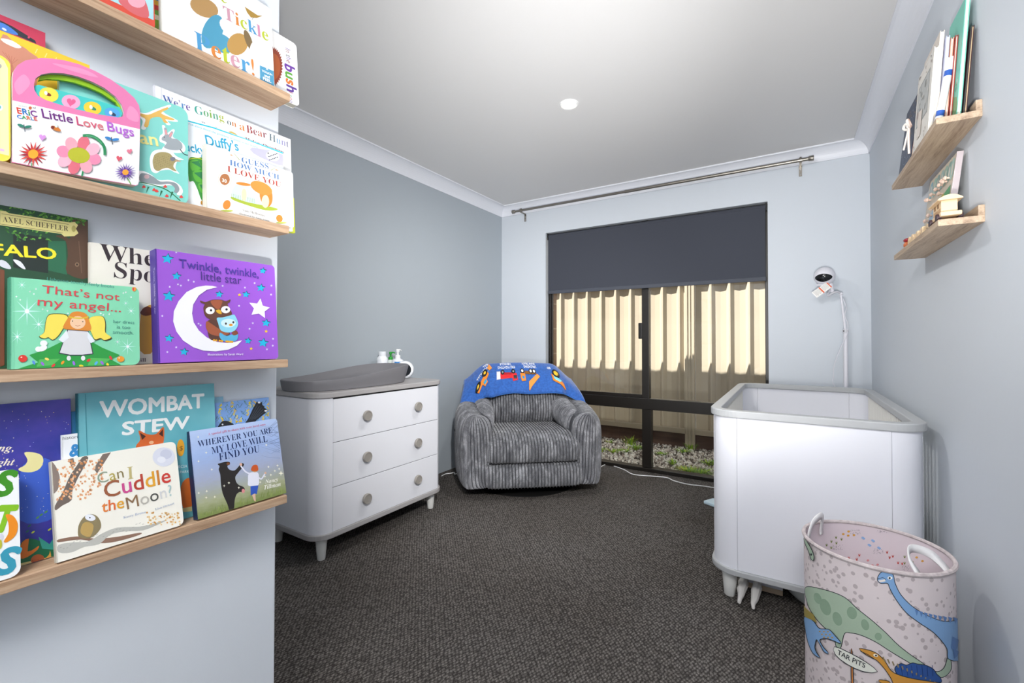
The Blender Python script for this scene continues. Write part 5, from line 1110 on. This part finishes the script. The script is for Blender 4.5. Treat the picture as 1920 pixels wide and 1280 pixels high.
A.poly(z4([(460, 905), (605, 915), (640, 1075), (560, 1085), (480, 1085), (400, 1070)]), '#3a3a48'); A.poly(z4([(465, 910), (600, 920), (632, 1070), (560, 1078), (480, 1078), (408, 1064)]), '#d9d8da'); A.poly(z4([(455, 910), (470, 960), (430, 995), (400, 975)]), '#e8ecf4'); A.poly(z4([(600, 920), (650, 985), (620, 1000), (598, 960)]), '#e8ecf4')
A.ell(z4((470, 1102)), 4, 4.5, '#e6e6e6'); A.ell(z4((568, 1102)), 4, 4.5, '#e6e6e6')
A.ell(z4((290, 1035)), 9, 5, '#f1f1f1', -20); A.ell(z4((298, 1000)), 7, 5.5, '#f1f1f1'); A.ell(z4((262, 1040)), 6, 5, '#f1f1f1')
for c, col, r_ in (((155, 1104), '#d83a30', 8.5), ((825, 1108), '#ee9a2e', 7.0)): A.ell(z4(c), r_, r_*.8, col); A.ell(z4((c[0]-10, c[1]-8)), r_*.2, r_*.15, '#ffe2d0')
for c, col, ro in (((230, 1132), '#5a8fe0', 60), ((290, 1140), '#9a6ad8', 50), ((364, 1152), '#d83a3a', -40), ((428, 1132), '#ee9a2e', -50), ((504, 1136), '#9a6ad8', 70), ((555, 1155), '#f0d83a', 10), ((606, 1116), '#d83a3a', -30), ((657, 1136), '#5ab0e8', -50), ((698, 1134), '#9a6ad8', 50), ((757, 1100), '#d83a3a', 60), ((320, 1108), '#f0d86a', 20), ((736, 1148), '#f0d83a', 70)): A.ell(z4(c), 4.4, 2.4, col, ro, n=10)
A.poly(z4([(10, 1120), (66, 1120), (66, 1128), (10, 1130)]), '#3f78c8'); B.done()
B = Book('purple board book with a white crescent moon and owls on the third ledge', 1.4135, 2, (298, 683), (522, 678), None, (515, 500), lean=.020, t=.026, cover='#9c5ad0', r=.008, hard=True, spine='#4f3a9a'); A = B.A; A.to = B.clipuv
A.poly(z5([(140, 98), (205, 108), (240, 1150), (170, 1152)]), '#5b45ac'); A.poly(z5([(188, 106), (205, 108), (240, 1150), (222, 1151)]), '#4a3598')
def star5(c, r_, col, hole_=True):
    if hole_: A.star(z5((c[0]+3, c[1]-5)), r_*1.06, '#1f4a5a', 5, .48, 8, .85)
    A.star(z5(c), r_, col, 5, .48, 8, .85)
for c, r_ in (((302, 215), 11.5), ((382, 370), 9), ((314, 548), 12), ((316, 922), 9), ((450, 1042), 8.6), ((762, 530), 7.6), ((1000, 532), 7.4), ((1150, 323), 7), ((1132, 474), 8.4), ((1178, 786), 8.6), ((1018, 945), 7.2), ((1152, 962), 10)): star5(c, r_, '#22b4dc')
for c in ((943, 534), (1180, 858), (1046, 1012)): star5(c, 3.8, '#f2c83a', False)
for c in ((380, 157), (322, 463), (380, 1000), (1032, 836), (1238, 986), (1226, 452), (488, 404), (536, 418), (395, 442), (792, 455), (938, 632), (990, 470), (578, 790), (596, 805), (1060, 786), (300, 1042), (255, 722), (1186, 1018), (1240, 925), (1222, 532), (420, 452), (1076, 430)): A.star(z5(c), 2.6, '#e2d6f6', 6, .4)
out_ = [(745, 466), (700, 455), (640, 452), (560, 465), (470, 510), (400, 590), (358, 680), (352, 770), (380, 860), (440, 940), (530, 1000), (620, 1030), (730, 1036), (840, 1022), (920, 985), (965, 938), (900, 952), (830, 962), (740, 952), (650, 912), (580, 850), (535, 780), (520, 700), (530, 620), (580, 540), (650, 490)]
A.poly(z5(out_), '#f8f6fa'); A.poly(z5([(1128, 566), (1148, 630), (1210, 648), (1165, 682), (1168, 740), (1112, 700), (1048, 712), (1070, 655), (1028, 604), (1098, 612)]), '#f8f6fa')
A.poly(z5([(650, 780), (700, 750), (800, 760), (850, 800), (855, 880), (820, 940), (690, 935), (660, 870)]), '#5e3d33', smooth=4); A.poly(z5([(648, 770), (690, 790), (780, 850), (850, 880), (760, 900), (680, 880), (645, 830)]), '#a65a3c', smooth=4)
A.poly(z5([(590, 585), (640, 598), (700, 578), (780, 578), (820, 590), (860, 575), (855, 600), (835, 620), (872, 690), (860, 720), (780, 760), (690, 755), (635, 720), (620, 650), (632, 618), (600, 605)]), '#6a4436', smooth=3); A.poly(z5([(690, 585), (780, 582), (785, 610), (755, 665), (700, 625)]), '#a65a3c', smooth=3)
for c in ((680, 674), (818, 666)): A.ell(z5(c), 8.6, 6.8, '#fbfbfb'); A.ell(z5((c[0]+8, c[1]-2)), 2.2, 2.2, '#222222')
A.poly(z5([(732, 672), (770, 668), (782, 705), (748, 696)]), '#e8b02f', smooth=3)
A.poly(z5([(770, 870), (830, 900), (920, 870), (922, 930), (880, 950), (800, 945), (765, 910)]), '#5ab4dc', smooth=3); A.poly(z5([(740, 740), (790, 735), (850, 720), (890, 710), (905, 725), (930, 790), (900, 850), (840, 870), (775, 850), (752, 790)]), '#8fd6ec', smooth=3); A.ell(z5((842, 785)), 14, 8, '#d6f0f8')
for c in ((820, 790), (886, 778)): A.ell(z5(c), 1.8, 2.2, '#333333')
A.ell(z5((864, 802)), 3.6, 2.2, '#e89a2e'); A.poly(z5([(872, 870), (910, 850), (928, 880), (890, 895)]), '#8a4a34', smooth=3)
for x_ in (715, 735, 765, 785, 825, 840, 860, 875): A.ell(z5((x_, 938+(x_-715)*.09)), 2.2, 2.0, '#eca82e')
T(A, z5, 'Twinkle, twinkle,', (402, 290), (1110, 384), '#4f3a9c', 1.12, .010); T(A, z5, 'little star', (598, 402), (958, 440), '#4a3686', 1.15, .0); T(A, z5, 'Illustrations by Sarah Ward', (658, 1074), (972, 1070), '#f3ecfa', 1.0, .01)
sv = Vector(B.uv(z5((130, 280)))).y; se = Vector(B.uv(z5((150, 700)))).y
As = Art(B.b, lambda p, k: Vector((-.0014-.00004*k, p[1], p[0])), lambda p: p); As.text('Twinkle, twinkle, little star', (-.010, sv), (-.010, se), '#d8d0ee', 1.0)
B.done()

# ---- lowest ledge
B = Book('white board book with big green and blue letters on the lowest ledge', 1.4135, 3, (-90, 1130), (39, 1085), None, (35, 880), lean=.024, t=.014, cover='#f3f4f4', r=.012, hard=False); A = B.A; A.to = B.clipuv
T(A, z6, 'S', (-38, 664), (52, 664), '#3f8f1f', 1.15, .04); T(A, z6, 'T', (-44, 862), (52, 856), '#86bf22', 1.6, .05); T(A, z6, 'S', (-34, 1094), (64, 1088), '#3a9ab4', 1.05, .04)
A.poly(z6([(30, 770), (70, 775), (96, 820), (85, 880), (40, 918), (20, 915), (45, 870), (45, 815)]), '#ef8f1e', smooth=4); A.ell(z6((5, 890)), 5, 6, '#d9d8e6'); A.ell(z6((0, 930)), 3.6, 9, '#c2c03a'); B.done()
NS = noisy('#1d2f86', '#5a49b4', 9, .4, key='night print', lo=.30, hi=.72)
B = Book('deep blue night sky book with a yellow moon on the lowest ledge', 1.372, 3, (-90, 1095), (137, 1050), None, (131, 748), lean=.026, t=.010, cover=NS); A = B.A; A.to = B.clipuv
A.poly(z6([(110, 545), (160, 480), (270, 470), (300, 600), (300, 780), (110, 800)]), '#3f62c8', smooth=4)
out_ = [(132, 432), (180, 430), (225, 445), (236, 480), (215, 520), (170, 538), (120, 535), (100, 520), (135, 500), (150, 470)]; A.poly(z6(out_), '#ece2a0', smooth=3)
A.k += 1; A.fz = 1
for _ in range(70):
    x_, y_ = q_.uniform(5, 372), q_.uniform(165, 800)
    if x_ > 300 and y_ > 450: continue
    A.ell(z6((x_, y_)), q_.uniform(.4, 1.1), q_.uniform(.4, 1.0), q_.choice(('#f2e6c0', '#e8c98a', '#c8d2f6')), n=6)
A.fz = 0
A.poly(z6([(110, 930), (170, 900), (260, 930), (300, 960), (300, 1040), (110, 1040)]), '#1f6a48', smooth=3); A.poly(z6([(210, 890), (270, 930), (290, 900), (300, 960), (230, 955)]), '#3a9a8a')
for x_, y_ in ((150, 860), (180, 865), (160, 830), (225, 770), (250, 755), (205, 785), (270, 850)): A.ell(z6((x_, y_)), 4, 1.6, q_.choice(('#2f6a5a', '#b9c83a', '#5a9a4a')), -35, n=8)
A.poly(z6([(110, 960), (120, 920), (158, 900), (150, 970), (195, 950), (212, 938), (205, 960), (150, 1000), (110, 1008)]), '#d8752a', smooth=2); A.poly(z6([(110, 1035), (200, 1015), (300, 1000), (300, 1045), (110, 1100)]), '#d8c88a'); A.line(z6([(112, 1060), (200, 1030), (296, 1010)]), .8, '#8a7a4a', sm=4)
A.ell(z6((205, 1015)), 13, 10, '#a85a34', -15); A.line(z6([(205+9*k*cos(k*.9), 1015+7*k*sin(k*.9)) for k in [i*.15 for i in range(24)]]), .8, '#7a3a22'); A.poly(z6([(225, 1030), (265, 990), (272, 965), (278, 1000), (262, 1030)]), '#d8a24a', smooth=3)
T(A, z6, ital('ing,'), (-34, 424), (72, 424), '#f6ecd8', 1.05); T(A, z6, ital('night'), (-80, 506), (76, 500), '#f6ecd8', 1.05); B.done()
B = Book('blue book edge showing between the night sky book and the teal one', 1.366, 3, (122, 1060), (150, 1050), None, (146, 771), lean=.020, t=.006, cover='#2f6f9a'); B.done()
B = Book('white book with blue lettering low between the night sky book and the teal one', 1.379, 3, (120, 1060), (157, 1050), None, (151, 812), lean=.020, t=.006, cover='#f0f2f4'); A = B.A; A.to = B.clipuv
T(A, z6, 'historic', (305, 368), (438, 350), '#4a4a52', 1.1); T(A, z6, '&', (380, 452), (436, 446), '#3a8ac8', 1.3, .04); B.done()
WB = noisy('#4fa5b4', '#7cc0c8', 4, .4, key='teal print')
B = Book('teal hardback with bold white capitals standing behind on the lowest ledge', 1.377, 3, (150, 1050), (408, 975), None, (403, 719), lean=.022, t=.012, cover=WB, spine='#2f7a8a'); A = B.A; A.to = B.clipuv
T(A, z6, 'WOMBAT', (545, 240), (1112, 184), '#f2f4f2', 1.10, .03); T(A, z6, 'STEW', (668, 336), (1030, 296), '#f2f4f2', .82, .03)
A.line(z6([(465, 112), (478, 520)]), 1.2, '#3f909e')
A.poly(z6([(740, 400), (765, 360), (755, 310), (800, 330), (850, 330), (890, 290), (895, 340), (885, 400), (860, 440), (780, 440)]), '#d0632a', smooth=3); A.poly(z6([(762, 322), (795, 342), (775, 362)]), '#4a2a22'); A.poly(z6([(866, 330), (888, 302), (888, 345)]), '#4a2a22'); A.ell(z6((825, 376)), 4.5, 3, '#e8b48a', -8)
A.ell(z6((985, 405)), 7, 16, '#e8a42a'); T(A, z6, '$', (978, 420), (996, 418), '#6a4a1a'); T(A, z6, 'MARCIA', (935, 520), (1020, 512), '#e6f2f2', 1.1); T(A, z6, 'PARK', (980, 545), (1030, 540), '#e6f2f2', 1.1)
A.poly(z6([(985, 620), (1020, 570), (1050, 590), (1046, 720), (1000, 740)]), '#cf6a2a', smooth=3); A.poly(z6([(990, 735), (1046, 725), (1046, 750), (1000, 755)]), '#c8c08a'); B.done()
B = Book('pale blue book just visible above the black bird book on the lowest ledge', 1.362, 3, (395, 985), (424, 972), None, (421, 743), lean=.018, t=.005, cover='#86b4cc'); B.done()
B = Book('book with a black bird among yellow wattle at the end of the lowest ledge', 1.366, 3, (380, 985), (510, 940), None, (504, 745), lean=.018, t=.007, cover='#7fa6e0'); A = B.A; A.to = B.clipuv
zm = zf(11.636, 380, 720)
q_ = random.Random(21)
A.k += 1; A.fz = 1
for _ in range(90):
    x_, y_ = q_.uniform(300, 1440), q_.uniform(330, 900); a = q_.uniform(.5, 1.3)*q_.choice((1, -1)); l = q_.uniform(60, 150); A.line(zm([(x_, y_), (x_-l*.4*sin(a)*.8, y_+l*.5), (x_-l*sin(a), y_+l*.8)]), .9, q_.choice(('#4f7a3a', '#6a9448', '#3a5a3a')), taper=True)
A.fz = 0
A.k += 1; A.fz = 1
for x0_, y0_ in ((400, 440), (640, 400), (700, 560), (740, 700), (1020, 400), (980, 560), (1420, 420), (1410, 560), (420, 720), (600, 760), (820, 740), (1310, 720), (360, 560), (1140, 370)):
    for _ in range(11): A.ell(zm((x0_+q_.uniform(-28, 28), y0_+q_.uniform(-20, 130))), 1.15, 1.15, q_.choice(('#f0d02f', '#e8b92a', '#f2e04a')), n=7)
A.fz = 0
A.poly(zm([(925, 850), (1000, 740), (1090, 540), (1180, 380), (1290, 390), (1300, 450), (1340, 480), (1340, 510), (1375, 530), (1415, 590), (1280, 700), (1140, 820)]), '#23262c')
for k in range(5): A.line(zm([(1020+k*30, 780-k*6), (1200+k*40, 440+k*34)]), .5, '#5a6068')
A.ell(zm((1230, 400)), 2.6, 1.8, '#e8e8ee'); A.ell(zm((1375, 580)), 2.6, 1.8, '#e8e8ee')
A.poly(zm([(330, 930), (400, 830), (480, 795), (580, 820), (690, 890), (700, 960), (330, 980)]), '#23262c', smooth=3); A.ell(zm((432, 878)), 1.6, 1.6, '#c8ccd2'); B.done()
B = Book('cream board book with painted branches and blossom on the lowest ledge', 1.4145, 3, (108, 1066), (345, 993), None, (328, 830), lean=.043, t=.013, cover='#f1ede1', r=.010, hard=False, spine='#d0cbbd'); A = B.A; A.to = B.clipuv
A.poly(z6([(275, 490), (300, 500), (325, 560), (320, 620), (300, 650), (285, 640)]), '#8a7a70', smooth=3); A.poly(z6([(300, 720), (345, 640), (380, 560), (420, 500), (450, 455), (480, 455), (470, 490), (430, 560), (395, 640), (390, 690), (340, 720), (305, 745)]), '#6f625a', smooth=3); A.poly(z6([(370, 462), (400, 460), (410, 500), (395, 520)]), '#7a6c62'); A.poly(z6([(510, 520), (560, 440), (605, 430), (560, 500), (530, 545)]), '#7a6c62')
A.k += 1; A.fz = 1
for _ in range(170):
    x_ = q_.uniform(310, 560); y_ = q_.uniform(470, 690)
    if abs((y_-470)+(x_-540)*.9) < 150: A.star(z6((x_, y_)), q_.uniform(2.0, 3.4), q_.choice(('#e9b088', '#e3a06a', '#f0c8a0', '#d98a4a')), 5, .5, q_.uniform(0, 70))
A.fz = 0
A.poly(z6([(318, 905), (420, 888), (520, 900), (640, 890), (760, 868), (760, 880), (640, 915), (540, 925), (440, 905), (318, 920)]), '#8a6a58', smooth=3); A.poly(z6([(318, 935), (400, 920), (480, 915), (560, 870), (640, 840), (760, 835), (830, 820), (900, 800), (880, 815), (780, 855), (680, 860), (600, 880), (540, 930), (460, 945), (390, 975), (320, 975)]), '#b9b8b0', smooth=3)
A.k += 1; A.fz = 1
for k in range(30): x_ = 325+k*18; y_ = 950-k*5+14*sin(k); A.line(z6([(x_, y_), (x_+10, y_-4)]), .5, '#7a7a74')
A.fz = 0
A.k += 1; A.fz = 1
for _ in range(60): A.star(z6((q_.uniform(800, 985), 0))[:1]+(z6((0, q_.uniform(755, 825)))[1],), q_.uniform(1.6, 2.8), q_.choice(('#e3b46a', '#d99a4a', '#ecc98a')), 5, .5)
A.fz = 0
A.poly(z6([(425, 880), (428, 830), (450, 790), (480, 768), (520, 772), (545, 800), (550, 840), (520, 880), (480, 900), (440, 895)]), '#8a7c5a', smooth=3); A.poly(z6([(440, 870), (450, 820), (480, 810), (510, 830), (490, 890)]), '#b99a5a', smooth=3); A.ell(z6((492, 786)), 10, 6, '#e9ebf2', 10); A.ell(z6((490, 786)), 1.4, 1.4, '#333333')
A.ell(z6((893, 455)), 21, 18, '#d9dbe6'); A.ell(z6((905, 440)), 11, 9, '#c8cbdb'); A.ell(z6((880, 470)), 8, 6, '#e6e7ee')
CC = ['#7f9a7a', '#b9a03a', '#8a6a3a']
T(A, z6, 'Can', (535, 602), (676, 566), ['#8fa08a', '#b0a04a', '#8a7a4a'], 1.15); T(A, z6, serif('I'), (698, 578), (728, 572), '#c2b47a', 1.4); T(A, z6, 'Cuddle', (572, 680), (932, 590), ['#9a5a3a', '#c84a8a', '#b8422f', '#e0a02a', '#c87a2a', '#c83a2f'], 1.15, .01); T(A, z6, 'the', (556, 758), (676, 730), ['#e0803a', '#d8682f', '#e0a02a'], 1.15, .01); T(A, z6, 'Moon?', (694, 742), (942, 664), ['#8a6a4a', '#b9b4aa', '#4a4a44', '#d2d2d2', '#a9c2c2'], 1.15)
TS(z6, 'Kerry Brown', (672, 792), (796, 760), '#a4b0c8', 1.0); TS(z6, 'Lisa Stewart', (846, 746), (950, 712), '#a4b0c8', 1.0); B.done()
def grad():
    m = bpy.data.materials.new('meadow print'); m.use_nodes = True; t = NT(m); t.b.inputs['Roughness'].default_value = .42
    s_ = t.n('SeparateXYZ', {'Vector': t.coords()}); n = t.n('TexNoise', {'Vector': t.coords((1, 2, 1)), 'Scale': 90, 'Detail': 4})
    a = t.n('Math', {0: (s_, 1), 1: 5.2}, operation='MULTIPLY'); c = t.n('Math', {0: n, 1: .12}, operation='MULTIPLY'); d = t.n('Math', {0: a, 1: c}, operation='ADD')
    t.to(t.ramp(d, 0, [(.08, '#7c8a4a'), (.22, '#a6a986'), (.45, '#a3abc4'), (.70, '#9db4e0'), (1.0, '#b8ccf0')]), 0, 'Base Color'); return m
B = Book('blue and green book with a dancing bear and a child on the lowest ledge', 1.4135, 3, (371, 984), (537, 930), None, (518, 787), lean=.043, t=.017, cover=grad(), r=.008, corners=(0, 0, 1, 0), spine='#1c2a4e'); A = B.A; A.to = B.clipuv
q_ = random.Random(33)
A.k += 1; A.fz = 1
for k in range(26): x_ = q_.uniform(700, 860); y_ = q_.uniform(370, 640); A.line(z7([(900, y_+q_.uniform(-60, 60)), ((x_+880)/2, y_+20), (x_, y_)]), .7, '#7f8fb4', taper=True)
A.fz = 0
A.k += 1; A.fz = 1
for k in range(50): x_ = q_.uniform(280, 930); A.line(z7([(x_, 1100-(x_-280)*.30+q_.uniform(-30, 0)), (x_+6, 1070-(x_-280)*.30+q_.uniform(-40, 0))]), .7, q_.choice(('#6a7f34', '#9aa85a', '#86984a')))
A.fz = 0
A.poly(z7([(432, 680), (450, 672), (490, 662), (522, 664), (520, 684), (505, 694), (520, 720), (560, 726), (595, 690), (612, 672), (630, 680), (618, 705), (585, 745), (565, 775), (570, 810), (590, 835), (625, 850), (636, 870), (628, 892), (600, 888), (575, 905), (560, 950), (555, 1020), (545, 1034), (522, 1034), (505, 980), (470, 900), (456, 820), (452, 760), (440, 720), (446, 695)]), '#26211f', smooth=3); A.ell(z7((512, 676)), 3.4, 2.6, '#7a4a2a'); A.ell(z7((624, 880)), 3, 4, '#d88a8a')
A.poly(z7([(664, 752), (700, 738), (735, 745), (742, 790), (735, 838), (664, 842), (660, 800)]), '#e6e6f2', smooth=3); A.line(z7([(676, 752), (640, 735), (604, 690)]), 2.8, '#e2e2f0', sm=4); A.line(z7([(735, 775), (760, 790), (790, 745)]), 2.4, '#e2e2f0', sm=4); A.ell(z7((606, 682)), 2.4, 2.8, '#e2b49a'); A.ell(z7((790, 745)), 2, 2, '#e2b49a')
A.ell(z7((710, 722)), 5.6, 4.6, '#c8966a'); A.poly(z7([(682, 725), (695, 690), (728, 686), (736, 725), (710, 732)]), '#c8561e', smooth=3); A.poly(z7([(678, 845), (738, 838), (725, 905), (705, 900), (680, 915)]), '#2f55b4'); A.poly(z7([(690, 912), (714, 898), (718, 960), (706, 955)]), '#ddb49e')
for c in ((285, 476), (346, 594), (288, 658), (388, 720), (290, 896), (350, 882), (346, 930), (410, 925), (480, 842), (516, 820), (590, 856), (796, 536), (812, 700), (860, 730), (906, 748), (830, 760), (892, 715), (786, 772), (750, 815), (880, 690)): A.star(z7(c), 2.6 if c[0] < 900 else 5, '#f4f0dc', 4, .35)
TS(z7, 'A special gift to share with your loved ones', (360, 464), (790, 388), '#d87a96', 1.1)
for s_, a, b2, tl_ in (('WHEREVER YOU ARE', (284, 552), (842, 444), 1.25), ('MY LOVE WILL', (388, 606), (806, 510), 1.35), ('FIND YOU', (444, 654), (746, 588), 1.3)): T(A, z7, serif(s_), a, b2, '#1f3266', tl_, -.012)
T(A, z7, ital('Nancy'), (788, 826), (884, 806), '#f4f2ea', 1.1); T(A, z7, ital('Tillman'), (780, 870), (904, 842), '#f4f2ea', 1.1)
B.done()
